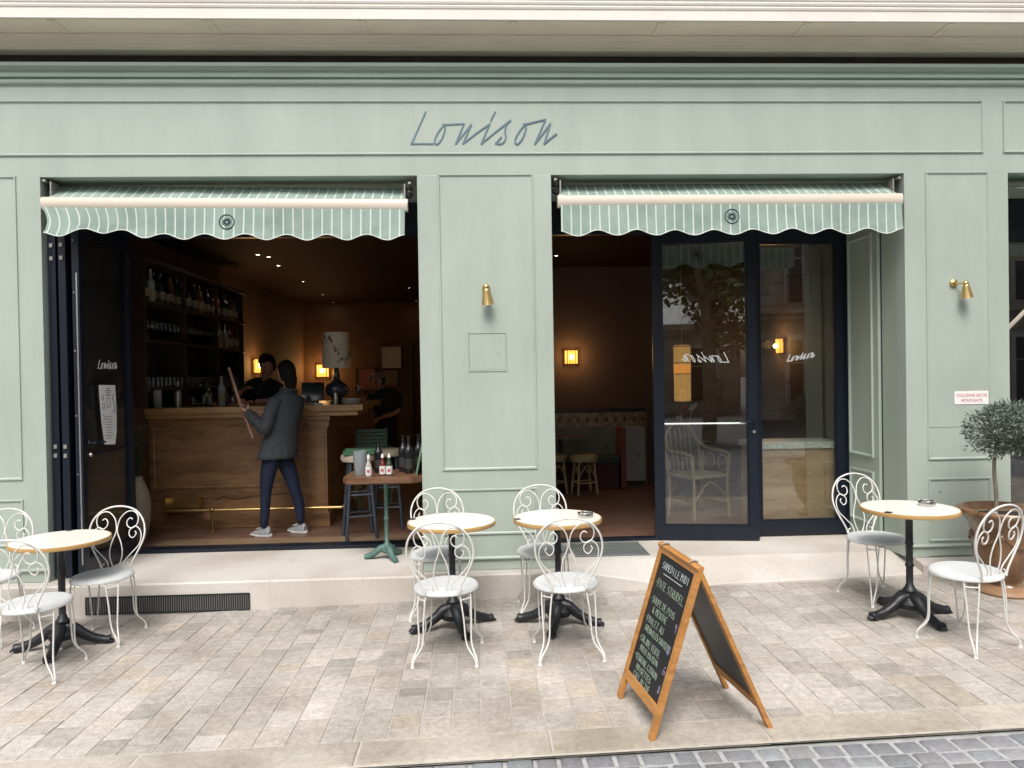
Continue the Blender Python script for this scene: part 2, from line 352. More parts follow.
# ------------------------------------------------------------------ cafe building
cafe=thing('cafe_building','sage green wooden cafe front with two wide doorways under striped awnings','building')
def part(name,bm,m,parent=cafe,label=None,smooth=None): 
    o=obj(name,bm,m,parent,smooth)
    if label:o['label']=label
    return o
ZB=.192; ZO=3.286
def pilaster(x0,x1,frames,label=None,bottom=ZB):
    bm=B(); box(bm,x0,x1,0,.13,bottom,ZO+.0,0.004); o=part('pilaster',bm,GREEN,label=label)
    for (a,b,c,d_) in frames:
        bm=B(); frame_rect(bm,a,b,c,d_,.022,-.011,-.0005); part('panel_moulding',bm,GREEN,o)
    bm=B(); prism(bm,[(0,.30),(-.016,.30),(-.022,.29),(-.022,.283),(-.012,.272),(0,.27)],lambda u_,v_,w_:(x0+w_,u_-.0004,v_),x1-x0); part('skirting_moulding',bm,GREEN,o)
    return o
pilaster(-5.6,-3.315,[(-5.2,-3.49,.978,3.297),(-5.2,-3.49,.47,.832)],'wide green pilaster left of the left doorway')
pc=pilaster(-.458,.59,[(-.300,.450,.978,3.297),(-.300,.440,.47,.832)],'green pilaster between the two doorways')
pr=pilaster(3.43,4.29,[(3.60,4.127,.978,3.297),(3.60,4.122,.32,.834)],'green pilaster right of the right doorway')
bm=B(); box(bm,3.603,4.119,-.0035,.002,1.243,1.2475); part('panel_seam',bm,SEAM,pr)
bm=B(); box(bm,3.69,3.7,-.004,.002,.715,.723); box(bm,3.604,4.118,-.003,.002,.2,.203); part('screw_head',bm,DARK,pr)
# small access hatch in the central pilaster
bm=B(); frame_rect(bm,-.083,.221,1.75,2.056,.010,-.006,-.0005); box(bm,-.07,.208,-.004,.001,1.763,2.043); hh=part('access_hatch',bm,GREEN,pc)
bm=B(); lathe(bm,[(0,.004),(.006,.003),(.007,0)],12); o=part('hatch_latch',bm,STEEL,hh); o.rotation_euler=(R(90),0,0); o.location=(.155,-.004,1.895)
# fascia
bm=B(); box(bm,-5.6,6.6,0.0012,.13,ZO,4.02); fa=part('fascia_board',bm,GREEN)
bm=B(); frame_rect(bm,-5.4,4.085,3.445,3.868,.02,-.012,.0008); part('fascia_moulding',bm,GREEN,fa)
bm=B(); frame_rect(bm,4.25,6.5,3.445,3.868,.02,-.012,.0008); part('fascia_moulding',bm,GREEN,fa)
for xx in (-.478,.605): bm=B(); box(bm,xx,xx+.004,-.0012,.003,3.47,3.85); box(bm,xx,xx+.003,-.0012,.003,3.875,3.97); box(bm,xx,xx+.003,-.0012,.003,3.30,3.44); part('board_seam',bm,SEAM,fa)
# green cornice moulding
bm=B(); prof=[(0,3.984),(-.008,3.984),(-.026,3.994),(-.030,4.016),(-.002,4.019),(-.002,4.032),(-.030,4.038),(-.034,4.058),(-.016,4.064),(-.014,4.080),(-.034,4.096),(-.040,4.103),(-.064,4.106),(-.066,4.132),(.12,4.150),(.12,3.984)]
prism(bm,prof,lambda u_,v_,w_:(-5.62+w_,u_,v_),12.3); part('cornice_moulding',bm,GREENC)
# stone cornice and wall above
bm=B(); box(bm,-5.8,6.8,.10,.16,4.10,4.30); part('shadow_recess',bm,SHADEDARK)
bm=B(); prism(bm,[(.10,4.254),(.012,4.254),(0,4.258),(-.006,4.270),(-.014,4.272),(-.016,4.290),(-.028,4.294),(-.030,4.312),(-.040,4.316),(-.046,4.338),(-.056,4.342),(-.058,4.42),(.10,4.42)],lambda u_,v_,w_:(-6+w_,u_,v_),13); part('stone_moulding',bm,CORNICE_U)
bm=B(); prism(bm,[(-.059,4.354),(-.275,4.360),(-.283,4.352),(-.300,4.352),(-.303,4.425),(-.309,4.429),(-.314,4.443),(-.310,4.455),(-.317,4.460),(-.322,4.474),(-.318,4.486),(-.325,4.492),(-.335,4.52),(-.335,4.60),(-.059,4.60)],lambda u_,v_,w_:(-6+w_,u_,v_),13); part('stone_cornice',bm,CORNICE)
sp_=part('soffit',(lambda b:(box(b,-6,7,-.274,-.0595,4.3525,4.359),b)[1])(B()),CORNICE_U)
for k in range(-5,6):
    xx=.27+1.12*k; bm=B(); box(bm,xx,xx+.014,-.273,-.061,4.345,4.3524); box(bm,xx+.042,xx+.056,-.273,-.061,4.345,4.3524); box(bm,xx+.012,xx+.044,-.273,-.061,4.3485,4.3524); part('soffit_joint',bm,CORNICE_U,sp_)
bm=B(); box(bm,-9,10,.162,.5,4.20,12.5); box(bm,-9,10,-.33,.161,4.601,4.66); part('upper_wall',bm,CORNICE)
# outer walls beyond the shop front (neighbouring masonry, seen only obliquely)
bm=B(); box(bm,-9,-5.602,.02,.5,-.3,4.2); box(bm,6.602,10,.02,.5,-.3,4.2); part('side_wall',bm,CORNICE)
# reveals of the openings
def reveal(x0,x1,name='door_reveal'):
    bm=B(); s=1 if x1>x0 else -1
    box(bm,min(x0,x1),max(x0,x1),.131,.98,ZB,ZO-.0); return part(name,bm,GREEN2)
reveal(-3.55,-3.316); reveal(-.456,-.36); reveal(.49,.589)
rv=reveal(3.432,3.60)
reveal(4.19,4.288)
bm=B(); box(bm,-.359,.489,.2,.9,ZB,ZO); part('pilaster_core',bm,GREEN2)
# splayed shutter box with mouldings in the right reveal
bm=B(); Mr=Matrix(((0,-1,0,3.4315),(1,0,0,0),(0,0,1,0),(0,0,0,1)))
box(bm,3.405,3.4315,.37,.94,.2,3.0,.003); sb=part('shutter_box',bm,GREEN2)
for (z0,z1) in ((.95,2.9),(.36,.83)):
    bm=B(); frame_rect(bm,.45,.86,z0,z1,.03,-.016,0); 
    for v in bm.verts: v.co=Vector((3.4045+v.co.y,v.co.x,v.co.z))
    part('panel_moulding',bm,GREEN,sb)
bm=B(); box(bm,3.428,3.4318,.352,.364,.2,3.28); part('shadow_gap',bm,DARK,sb)
# lintel soffit & door header
bm=B(); box(bm,-3.55,3.6,.131,.99,ZO+.002,ZO+.06); box(bm,4.19,6.6,.131,.99,ZO+.002,ZO+.06); part('reveal_ceiling',bm,GREEN2)
# shop sign lettering
def ribbon(bm,pts,w,y0,y1,mi=0):
    """flat stroke in the facade plane with thickness"""
    P=[Vector((p[0],p[1])) for p in pts]; n=len(P); Lf=[];Rt=[]
    for i in range(n):
        t=(P[min(i+1,n-1)]-P[max(i-1,0)]).normalized(); nn=Vector((-t.y,t.x))*w/2
        e=t*w*.35*(-1 if i==0 else 1 if i==n-1 else 0)
        Lf.append(P[i]+nn+e); Rt.append(P[i]-nn+e)
    a=[[bm.verts.new((q.x,y,q.y)) for q in Lf] for y in (y0,y1)]; b=[[bm.verts.new((q.x,y,q.y)) for q in Rt] for y in (y0,y1)]
    for i in range(n-1):
        for q in ((a[0][i],a[0][i+1],b[0][i+1],b[0][i]),(a[0][i],a[1][i],a[1][i+1],a[0][i+1]),(b[0][i],b[0][i+1],b[1][i+1],b[1][i])):
            bm.faces.new(q).material_index=mi
    for i in (0,n-1): bm.faces.new((a[0][i],b[0][i],b[1][i],a[1][i])).material_index=mi
def sm(p,k=5): return [(v.x,v.y) for v in cat([(a,b,0) for a,b in p],k)]
W_L=[[(155,75),(111,170),(68,262)],[(66,262),(130,262),(196,262)]]
W_o=[sm([(268,148),(235,185),(210,230),(207,258),(225,262),(250,232),(266,190),(270,160),(258,148)])]
W_u=[[(262,150),(320,147),(384,144)],[(384,144),(358,203),(332,262)],[(332,262),(380,205),(428,148)],[(428,148),(402,205),(376,262)],[(376,262),(455,202),(538,145)]]
W_i=[[(538,145),(512,203),(486,262)],[(572,76),(558,100),(545,126)],[(486,262),(570,195),(664,124)]]
W_s=[sm([(664,124),(640,148),(630,185),(634,225),(618,256),(590,264),(572,260)]),[(574,260),(590,243),(606,224)]]
W_o2=[sm([(754,146),(720,185),(693,230),(690,258),(708,262),(734,232),(752,190),(757,160),(744,146)])]
W_n=[[(748,149),(810,134),(876,119)],[(876,119),(843,190),(810,262)],[(810,262),(858,203),(904,144)],[(904,144),(885,203),(866,262)],[(866,262),(903,233),(940,205)]]
bm=B(); k=0
for st in W_L+W_o+W_u+W_i+W_s+W_o2+W_n:
    pts=[(-.502+(a-62)*(1.139/878)+0,3.530-(b-262)*(.246/187)-(a-62)*.0) for a,b in st]
    ribbon(bm,pts,.0118,-.0035-.00018*k,.001); k+=1
part('sign_lettering',bm,LETTER,fa,'slate blue handwritten letters spelling Louison')
# ------------------------------------------------------------------ stone sill
sill=thing('stone_sill','pale limestone step and ramp running along the cafe front','step')
bm=B(); prism(bm,[(-.118,-.3),(-.118,.178),(-.106,.19),(.99,.19),(.99,-.3)],lambda u_,v_,w_:(-5.7+w_,u_,v_),6.3); 
o=obj('step_block',bm,LIME,sill)
bm=B(); nx=18
for i in range(nx):
    pass
xs=[.60+2.88*i/nx for i in range(nx+1)]; V=[]
for x in xs:
    t=min(1,max(0,(x-.60)/1.1)); t=t*t*(3-2*t); zf=.19*(1-t)+(g(x)+.022)*t
    V.append([bm.verts.new(p) for p in ((x,-.118,-.2),(x,-.118,zf-.01),(x,-.108,zf),(x,.25,.19-.4*(.19-zf)*(1-t)*0-(.0)*t),(x,.99,.19))])
for a,b in zip(V,V[1:]):
    for k in range(4): bm.faces.new((a[k],b[k],b[k+1],a[k+1]))
obj('ramp_slab',bm,LIME,sill)
bm=B(); prism(bm,[(-.118,-.3),(-.118,.158),(-.110,.166),(.0,.19),(.99,.19),(.99,-.3)],lambda u_,v_,w_:(3.482+w_,u_,v_),3.2); obj('step_block',bm,LIME,sill)
bm=B()
for xx in (-4.4,-3.02,-1.62,-.92,.02): box(bm,xx,xx+.003,-.1188,.99,.02,.1905)
for xx in (4.3,5.2): box(bm,xx,xx+.003,-.1188,.99,.0,.1665)
obj('stone_joint',bm,MORTAR,sill)
# ventilation grille in the step
bm=B(); x0,x1,z0,z1=-2.98,-1.77,-.03,.10
box(bm,x0,x1,-.121,-.1185,z0,z1); vg=thing('ventilation_grille','long dark metal vent grille let into the stone step at left','grille')
obj('backing',bm,DARK,vg)
bm=B(); n=72
for i in range(n): xx=x0+.01+(x1-x0-.02)*i/(n-1); box(bm,xx-.0014,xx+.0014,-.127,-.1212,z0+.008,z1-.008)
obj('slat',bm,GALV,vg)
bm=B(); box(bm,x0,x1,-.129,-.1212,z1-.008,z1+.002); box(bm,x0,x1,-.129,-.1212,z0-.002,z0+.008); box(bm,x0-.004,x0+.006,-.129,-.1212,z0,z1); box(bm,x1-.006,x1+.004,-.129,-.1212,z0,z1); obj('frame',bm,IRON,vg)
# grating in front of right doorway
gr_=thing('floor_grating','grey metal floor grating set flat in the stone before the right doorway','grating')
STEELG=mat('weathered_grating',(.30,.34,.34),.5,metal=.3,var=.3,vs=40)
def gz(x,y):
    t=min(1,max(0,(x-.60)/1.1)); t=t*t*(3-2*t); zf=.19*(1-t)+(g(x)+.022)*t
    return .19 if y>=.25 else zf+(.19-zf)*(y+.108)/.358
bm=B(); box(bm,.78,1.41,.33,.82,.1885,.1925); obj('backing',bm,DARK,gr_)
bm=B()
for i in range(34): xx=.785+i*.0186; box(bm,xx,xx+.008,.332,.818,.193,.1985)
for yy in (.332,.57,.81): box(bm,.78,1.41,yy,yy+.008,.1985,.2005)
obj('bar',bm,STEELG,gr_)
# ------------------------------------------------------------------ interior shell
def struct(name,bm,m): return tag(obj(name,bm,m),kind='structure')
bm=B(); box(bm,-3.6,4.6,.99,9.0,.02,.188); box(bm,4.6,7,.99,3,.02,.188); struct('interior_floor',bm,FLOORW)
bm=B(); box(bm,-3.04,-.457,1.075,1.42,.18,.1915); struct('threshold_floor',bm,THRESH)
bm=B()
box(bm,-3.6,6.9,1.1,9.1,3.2,3.3); struct('interior_ceiling',bm,CEIL)
bm=B(); box(bm,-3.6,-3.42,1.0,9.0,.19,3.2); struct('interior_wall_left',bm,WALLB)
bm=B(); box(bm,-3.42,.62,8.85,9.0,.19,3.2); struct('interior_wall_back',bm,WALLB)
bm=B(); box(bm,.62,2.75,4.35,4.5,.19,3.2); box(bm,.50,.62,4.35,8.85,.19,3.2); struct('interior_wall_partition',bm,WALLP)
bm=B(); box(bm,2.75,4.6,4.6,4.75,.19,3.2); box(bm,4.0,4.15,1.0,4.6,.19,3.2); struct('interior_wall_right',bm,WALLP)
bm=B(); box(bm,5.6,7.0,2.9,3.0,.19,3.2); box(bm,4.16,5.6,2.9,3.0,.19,3.2); box(bm,6.9,7.0,1.0,2.9,.19,3.2); struct('interior_wall_side_room',bm,WALLP)
# ------------------------------------------------------------------ doors
YD=.92
def beam(name,x0,x1,z0,z1,parent=cafe,y0=YD-.035,y1=YD+.035,m=NAVY,bev=.003):
    bm=B(); box(bm,x0,x1,y0,y1,z0,z1,bev); return part(name,bm,m,parent)
beam('door_header',-3.31,-.46,2.985,3.285); beam('door_header',.592,3.43,2.985,3.285); beam('door_header',4.29,6.6,2.985,3.285)
beam('threshold_rail',-3.31,-.46,.192,.222,y0=YD-.05,y1=YD+.11); 
beam('threshold_rail',.592,1.60,.192,.215,y0=YD-.05,y1=YD+.05)
bm=B(); box(bm,.6,1.6,YD+.051,YD+.085,.19,.206); part('threshold_strip',bm,STEEL)
beam('door_jamb',-.50,-.458,.2,2.985); beam('door_jamb',.592,.625,.2,2.985); beam('door_jamb',3.385,3.43,.2,2.985)
def leaf(w,h,name='door',label=None,st=.085,bot=.13,top=.09,gl=GLASS,mid=None):
    """door leaf in local coordinates: x 0..w, y +-0.027, z 0..h"""
    o=bpy.data.objects.new(name,None); link(o,cafe); 
    if label:o['label']=label
    bm=B(); t=.027
    box(bm,0,st,-t,t,0,h,.003); box(bm,w-st,w,-t,t,0,h,.003); box(bm,st-.001,w-st+.001,-t+.001,t-.001,0.001,bot); box(bm,st-.001,w-st+.001,-t+.001,t-.001,h-top,h-.001)
    obj('frame',bm,NAVY,o)
    bm=B()
    for z0,z1 in ((bot,h-top),):
        for a,b,c,d_ in ((st,st+.012,z0,z1),(w-st-.012,w-st,z0,z1),(st,w-st,z0,z0+.012),(st,w-st,z1-.012,z1)): box(bm,a,b,-t*.6,t*.6,c,d_)
    obj('glazing_bead',bm,NAVY,o)
    bm=B(); box(bm,st+.004,w-st-.004,-.003,.003,bot+.004,h-top-.004); obj('glass_pane',bm,gl,o)
    return o
# right: fixed light and open leaf
L1=leaf(.885,2.78,label='fixed glazed leaf at the right of the right doorway'); L1.location=(2.50,YD,.205)
L2=leaf(.925,2.79,label='glazed door leaf standing slightly ajar'); L2.location=(1.585,YD-.03,.197); L2.rotation_euler=(0,0,-R(8.2))
def handle(parent,x,z,s=-1,side=-1):
    bm=B(); lathe(bm,[(0,.012),(.024,.012),(.026,0)],16); 
    for v in bm.verts: v.co=Vector((x+v.co.x,side*(.027+v.co.z),z+v.co.y))
    tube(bm,[(x,side*.035,z),(x,side*.075,z),(x+s*.02,side*.082,z),(x+s*.13,side*.082,z)],.009,8)
    obj('handle',bm,NAVY,parent,40)
    bm=B(); lathe(bm,[(0,.02),(.013,.02),(.016,.014),(.016,0)],16)
    for v in bm.verts: v.co=Vector((x+v.co.x,side*(.027+v.co.z),z-.09+v.co.y))
    obj('lock_cylinder',bm,STEEL,parent,40)
handle(L2,.885,1.07,-1)
bm=B(); box(bm,.80,.845,-.04,-.028,.0,.0); bm.free()
bm=B(); tube(bm,[(.10,.05,1.05),(.83,.05,1.05)],.012,8); obj('push_bar',bm,STEEL,L2,40)
# folded leaves at left, perpendicular to the front
for k,(xx,lab) in enumerate(((-3.275,'folded door leaf nearest the left reveal'),(-3.185,'middle folded door leaf at left'),(-3.085,'foremost folded door leaf at left with menu poster'))):
    Lk=leaf(.86,2.76,label=lab,st=.07,gl=GLASSD if k==2 else GLASSD); Lk.location=(xx,.03 if k else .06,.21); Lk.rotation_euler=(0,0,R(90))
    if k==2:
        handle(Lk,.10,1.03,1)
        bm=B(); box(bm,-.0045,.001,-.014,-.004,.1,2.35); obj('edge_strip',bm,STEEL,Lk)
        bm=B()
        for z in (.35,.8,1.25,1.75,2.2,2.6): 
            lathe(bm,[(0,.002),(.005,.001),(.005,0)],8,(0,0,0))
            for v in list(bm.verts)[-17:]: v.co=Vector((-.001-v.co.z,.014+v.co.x,z+v.co.y))
        obj('screw',bm,STEEL,Lk)
        bm=B(); box(bm,.074,.786,-.006,.006,.93,.955); obj('glazing_bar',bm,NAVY,Lk)
        lead=Lk
    else:
        for z in (2.55,2.45,1.0,.93): bm=B(); box(bm,-.012,.002,-.012,.012,z,z+.03,.002); obj('hinge',bm,GALV,Lk)
for xx in (-3.31,-3.235,-3.14): 
    bm=B(); box(bm,xx,xx+.02,.09,.89,.21,2.97); part('door_gasket',bm,DARK)
# third doorway at right edge
L3=leaf(1.1,2.78,label='dark glazed leaf at the far right edge'); L3.location=(4.30,YD,.205)
L4=leaf(1.1,2.78,label='second dark glazed leaf beyond the right edge'); L4.location=(5.42,YD,.205)
# menu poster stuck on the leaf
mp_=thing('menu_poster','narrow white menu poster with blue drawings stuck on the folded left door','poster',(-3.055,.03,.21),0)
bm=B(); n=12
def px(t): return .25+.03*math.sin(t*3)*0
poly=[(.255,1.485),(.52,1.48),(.535,1.28),(.53,1.10),(.50,.985),(.325,1.0),(.285,1.18),(.262,1.38)]
prism(bm,poly,lambda a,b,w_:(w_,a,b),.0015); obj('sheet',bm,PINK,mp_)
bm=B(); random.seed(3)
def ring2(bm,c,a,b,w,x=.0018,n=20):
    pts=[(x,c[0]+a*math.cos(2*PI*k/n),c[1]+b*math.sin(2*PI*k/n)) for k in range(n)]; tube(bm,pts,w,4,True)
tube(bm,cat([(.0018,.49,1.41),(.0018,.47,1.37),(.0018,.49,1.33),(.0018,.505,1.29),(.0018,.49,1.25),(.0018,.48,1.27)],4),.004,4)
ring2(bm,(.31,1.38),.014,.02,.003); ring2(bm,(.32,1.31),.018,.024,.003); tube(bm,cat([(.0018,.30,1.25),(.0018,.33,1.22),(.0018,.31,1.18)],4),.003,4)
for a,b,c,d_ in ((.375,.43,1.37,1.376),(.375,.43,1.30,1.306),(.375,.381,1.30,1.376),(.424,.43,1.30,1.376)): box(bm,.0014,.0022,a,b,c,d_)
for i in range(9): z=1.22-i*.022; w=random.uniform(.04,.08); box(bm,.0014,.0022,.40-w,.40+w,z,z+.005)
for i in range(4): z=1.45-i*.018; w=random.uniform(.02,.05); box(bm,.0014,.0022,.40-w,.40+w,z,z+.007)
obj('printed_drawing',bm,INK,mp_)
# window lettering
def pane_letters(bm,x0,z0,sc,y,w,flip=False,slope=0.):
    k=0
    for st in W_L+W_o+W_u+W_i+W_s+W_o2+W_n:
        pts=[]
        for a,b in st:
            X=(a-62)*sc; X=(878*sc-X) if flip else X
            pts.append((x0+X,z0-(b-262)*sc+X*slope))
        ribbon(bm,pts,w,y-.0004-.00005*k,y+.001); k+=1
bm=B(); pane_letters(bm,.345,1.60,.26/878,-.0035,.011,slope=.14); o=obj('glass_lettering',bm,WHITEV,L1); o['label']='white handwritten Louison on the glass'
bm=B(); pane_letters(bm,.26,1.62,.42/878,-.0035,.007,True,-.03); o=obj('glass_lettering',bm,WHITEV,L2); o['label']='backwards reflection of the white Louison lettering, modelled on the glass'  # the reflected letters are built as strokes on the pane
bm=B(); pane_letters(bm,.30,1.62,.32/878,-.0035,.006); o=obj('glass_lettering',bm,WHITEV,lead)
# ------------------------------------------------------------------ awnings
def awning(x0,x1,label,rightend,seed,logo):
    t=thing('awning',label,'awning',(0,0,0),0,'retracted striped awnings over the doorways'); rnd=random.Random(seed)
    # front bar
    bm=B(); pr_=[(-.085,3.047),(-.094,3.068),(-.096,3.102),(-.088,3.126),(-.07,3.137),(-.045,3.137),(-.035,3.12),(-.035,3.06),(-.05,3.041),(-.07,3.039)]
    prism(bm,pr_,lambda u_,v_,w_:(x0-.015+w_,u_+.03,v_),x1-x0+.03); obj('front_bar',bm,CREAMBAR,t,35)
    for xx in (x0-.02,x1+.012): bm=B(); prism(bm,pr_,lambda u_,v_,w_:(xx+w_,u_*1.03+.0325,v_*1.01-.031),.008); obj('end_cap',bm,CREAMBAR,t)
    # roller
    bm=B(); tube(bm,[(x0-.03,.20,3.245),(x1+.03,.20,3.245)],.034,16); obj('roller',bm,STEEL,t,40)
    # fabric strip
    def sheet(name,fn,nu,nv,th=0):
        bm=B(); uv=bm.loops.layers.uv.new('UV'); V=[[None]*(nv+1) for _ in range(nu+1)]; U={}
        for i in range(nu+1):
            for j in range(nv+1):
                p,uu=fn(i/nu,j/nv); v=bm.verts.new(p); V[i][j]=v; U[v]=uu
        for i in range(nu):
            for j in range(nv):
                f_=bm.faces.new((V[i][j],V[i+1][j],V[i+1][j+1],V[i][j+1]))
                for l in f_.loops: l[uv].uv=U[l.vert]
        me=bpy.data.meshes.new(name); bm.to_mesh(me); bm.free(); me.materials.append(STRIPE)
        for p in me.polygons:p.use_smooth=True
        return link(bpy.data.objects.new(name,me),t)
    L_=x1-x0
    def top(u_,v_):
        x=x0+L_*u_; sag=.006*math.sin(PI*v_)*(1+math.sin(9*x)); return ((x,-.03+.21*v_,3.128+.145*v_-sag),(x,v_*.26))
    sheet('fabric_top',top,80,6)
    per=.306; flip=1 if rightend else -1
    def val(u_,v_):
        x=x0+L_*u_; e=(u_*L_ if not rightend else (1-u_)*L_)   # distance from the end that ripples
        ph=(x-(x0+x1)/2+ .153)/per*2*PI
        dep=.218-.021*math.cos(ph)-(.0)
        edge=math.exp(-(e/.30)**2)
        dep-=.045*math.exp(-((e-.42)/.28)**2) if not rightend else .0
        y=-.075+.012*math.sin(5.1*x+seed)*v_+.004*math.sin(23*x+3*seed)*v_+.0025*math.sin(41*x+17*v_)*v_+.02*v_*math.sin(9.3*x+1.3*seed)*(edge+.18)
        xx=x+(.045*math.exp(-(e/.55)**2)*math.sin(PI*v_*.8)*(1 if not rightend else 0)); y+=(.02*v_*math.sin(9.3*x+1.3*seed)*-edge if rightend else 0)
        return ((xx,y-.012*v_*v_,3.05-dep*v_),(x,v_*dep))
    V_=sheet('valance',val,220,8)
    bm=B(); pts=[Vector(val(i/220,1)[0])-Vector((0,.001,0)) for i in range(221)]; tube(bm,pts,.0034,5); obj('valance_binding',bm,TRIM,t,60)
    # badge
    bm=B(); cx,cz=logo; yy=-.0995
    yv=lambda x,z: val((x-x0)/L_,min(1,(3.05-z)/.215))[0][1]-.0016
    def rg(rr,w,n=36): tube(bm,[(cx+rr*math.cos(2*PI*k/n),yv(cx+rr*math.cos(2*PI*k/n),cz+rr*math.sin(2*PI*k/n)),cz+rr*math.sin(2*PI*k/n)) for k in range(n)],w,4,True)
    rg(.055,.0045); rg(.016,.0055,20)
    for k in range(12):
        a=2*PI*k/12+.1; 
        tube(bm,[(cx+q*math.cos(a),yv(cx+q*math.cos(a),cz+q*math.sin(a)),cz+q*math.sin(a)) for q in (.018,.026,.038)],[.0055,.0042,.0012],4)
    obj('badge',bm,mat('dark_green_badge_ink',(.03,.075,.08),.7),t)
    # brackets and folded arms
    for xx,s in ((x0-.03,1),(x1+.03,-1)):
        bm=B(); box(bm,xx-.012,xx+.012,.0,.24,3.262,3.28,.003); box(bm,xx-.006+.04*s,xx+.006+.04*s,.02,.2,3.15,3.27,.002); obj('bracket',bm,GALV,t)
        bm=B(); tube(bm,[(xx+.03*s,.04,3.17),(xx+.0*s,.09,3.20),(xx+.02*s,.16,3.21)],.022,8); obj('arm_joint',bm,DARK,t,40)
        bm=B(); tube(bm,[(xx+.05*s,.12,3.13),(xx+1.25*s,.10,3.12)],.02,8); obj('folding_arm',bm,DARK,t,40)
    return t
a_=awning(-3.262,-.55,'sage and white striped awning above the left doorway with round badge',False,2,(-1.893,2.945)); a_.rotation_euler=(0,.012,0); a_.location=(-.036,0,-.050)
awning(.655,3.365,'sage and white striped awning above the right doorway with round badge',True,5,(2.0,2.955)).location=(0,0,-.021)
# the end of a third awning, let out, at the right edge
t=thing('awning','end of a striped awning let out beyond the right edge of the front','awning',(0,0,0),0,'retracted striped awnings over the doorways'); 
bm=B(); uv=bm.loops.layers.uv.new('UV'); P=[(4.345,.25,3.22),(6.5,.25,3.22),(6.5,-.95,2.93),(4.345,-.12,3.13)]
P=[(4.33,.28,3.245),(6.5,.28,3.245),(6.5,-.6,2.98),(4.62,-.6,2.98)]
vs=[bm.verts.new(p) for p in P]; f_=bm.faces.new(vs)
for l in f_.loops:l[uv].uv=(l.vert.co.x,l.vert.co.y)
me=bpy.data.meshes.new('fabric'); bm.to_mesh(me); bm.free(); me.materials.append(STRIPE); link(bpy.data.objects.new('fabric_top',me),t)
bm=B(); tube(bm,[(4.345,.12,2.02),(4.56,-.1,2.36),(4.9,-.5,2.86)],.017,8); obj('support_arm',bm,CREAMBAR,t,40)
bm=B(); tube(bm,[(4.62,-.61,2.97),(6.5,-.61,2.97)],.03,10); obj('front_bar',bm,CREAMBAR,t,40)
# ------------------------------------------------------------------ wall lamps (outside)
def wall_lamp(x,z,ang,label):
    t=thing('wall_lamp',label,'wall lamp',(x,0,z),0,'brass wall lamps on the pilasters')
    bm=B(); lathe(bm,[(0,.016),(.02,.016),(.031,.011),(.033,0)],24); o=obj('wall_plate',bm,BRASS,t,40); o.rotation_euler=(R(90),0,0); o.location=(0,0,.03)
    bm=B(); tube(bm,[(0,-.01,.03),(0,-.05,.035),(.0,-.085,.03)],.006,8); bmesh.ops.create_icosphere(bm,subdivisions=3,radius=.027,matrix=Matrix.Translation((0,-.09,.028))); obj('swivel_arm',bm,BRASS,t,60)
    bm=B(); lathe(bm,[(0,0),(.022,-.003),(.027,-.012),(.029,-.02),(.048,-.118),(.050,-.124),(.047,-.124),(.027,-.02),(.0,-.01)],32); o=obj('lamp_shade',bm,BRASS,t,40); o.location=(0,-.09,.018); o.rotation_euler=(R(8),R(ang),0)
    bm=B(); lathe(bm,[(0,-.105),(.02,-.095),(.024,-.07),(.015,-.04),(0,-.03)],16); o=obj('bulb',bm,mat('unlit_bulb',(.6,.57,.5),.3),t,60); o.location=(0,-.09,.018); o.rotation_euler=(R(8),R(ang),0)
wall_lamp(.066,2.372,-5,'brass cone wall lamp on the middle pilaster between the doorways')
t=thing('wall_lamp','brass cone wall lamp swung sideways on the right pilaster above the enamel plate','wall lamp',(3.835,0,2.372),0,'brass wall lamps on the pilasters'); t.scale=(.88,.88,.88)
bm=B(); lathe(bm,[(0,.03),(.02,.028),(.034,.018),(.036,0)],24); o=obj('wall_plate',bm,BRASS,t,40); o.rotation_euler=(R(90),0,0); o.location=(-.012,0,.03)
bm=B(); tube(bm,[(0,-.02,.02),(.03,-.06,.025),(.05,-.09,.02)],.007,8); bmesh.ops.create_icosphere(bm,subdivisions=3,radius=.025,matrix=Matrix.Translation((.048,-.09,.018))); obj('swivel_arm',bm,BRASS,t,60)
bm=B(); lathe(bm,[(0,0),(.022,-.003),(.027,-.012),(.029,-.02),(.050,-.118),(.052,-.124),(.049,-.124),(.027,-.02),(.0,-.01)],32); o=obj('lamp_shade',bm,BRASS,t,40); o.location=(.05,-.09,.012); o.rotation_euler=(R(5),R(-8),0)
# enamel plate
pl=thing('wall_plate','small white plate with red letters COLONNE SECHE MONTANTE on right pilaster','sign',(3.826,-.0005,1.423))
bm=B(); box(bm,0,.281,-.004,0,0,.106,.001); obj('plate',bm,SIGNW,pl)
def font_text(txt,size,parent,loc,rot,m,name='lettering',ext=.0006,xs=1):
    c=bpy.data.curves.new(name,'FONT'); c.body=txt; c.size=size; c.align_x='CENTER'; c.extrude=ext
    o=bpy.data.objects.new(name+'_tmp',c); COL.objects.link(o); bpy.context.view_layer.update()
    dg=bpy.context.evaluated_depsgraph_get(); me=bpy.data.meshes.new_from_object(o.evaluated_get(dg)); bpy.data.objects.remove(o)
    me.name=name; me.materials.clear(); me.materials.append(m); q=link(bpy.data.objects.new(name,me),parent); q.location=loc; q.rotation_euler=rot; q.scale=(xs,1,1); return q
font_text('COLONNE SECHE',.036,pl,(.142,-.0046,.060),(R(90),0,0),SIGNR,xs=.88); font_text('MONTANTE',.036,pl,(.142,-.0046,.018),(R(90),0,0),SIGNR,xs=.9)
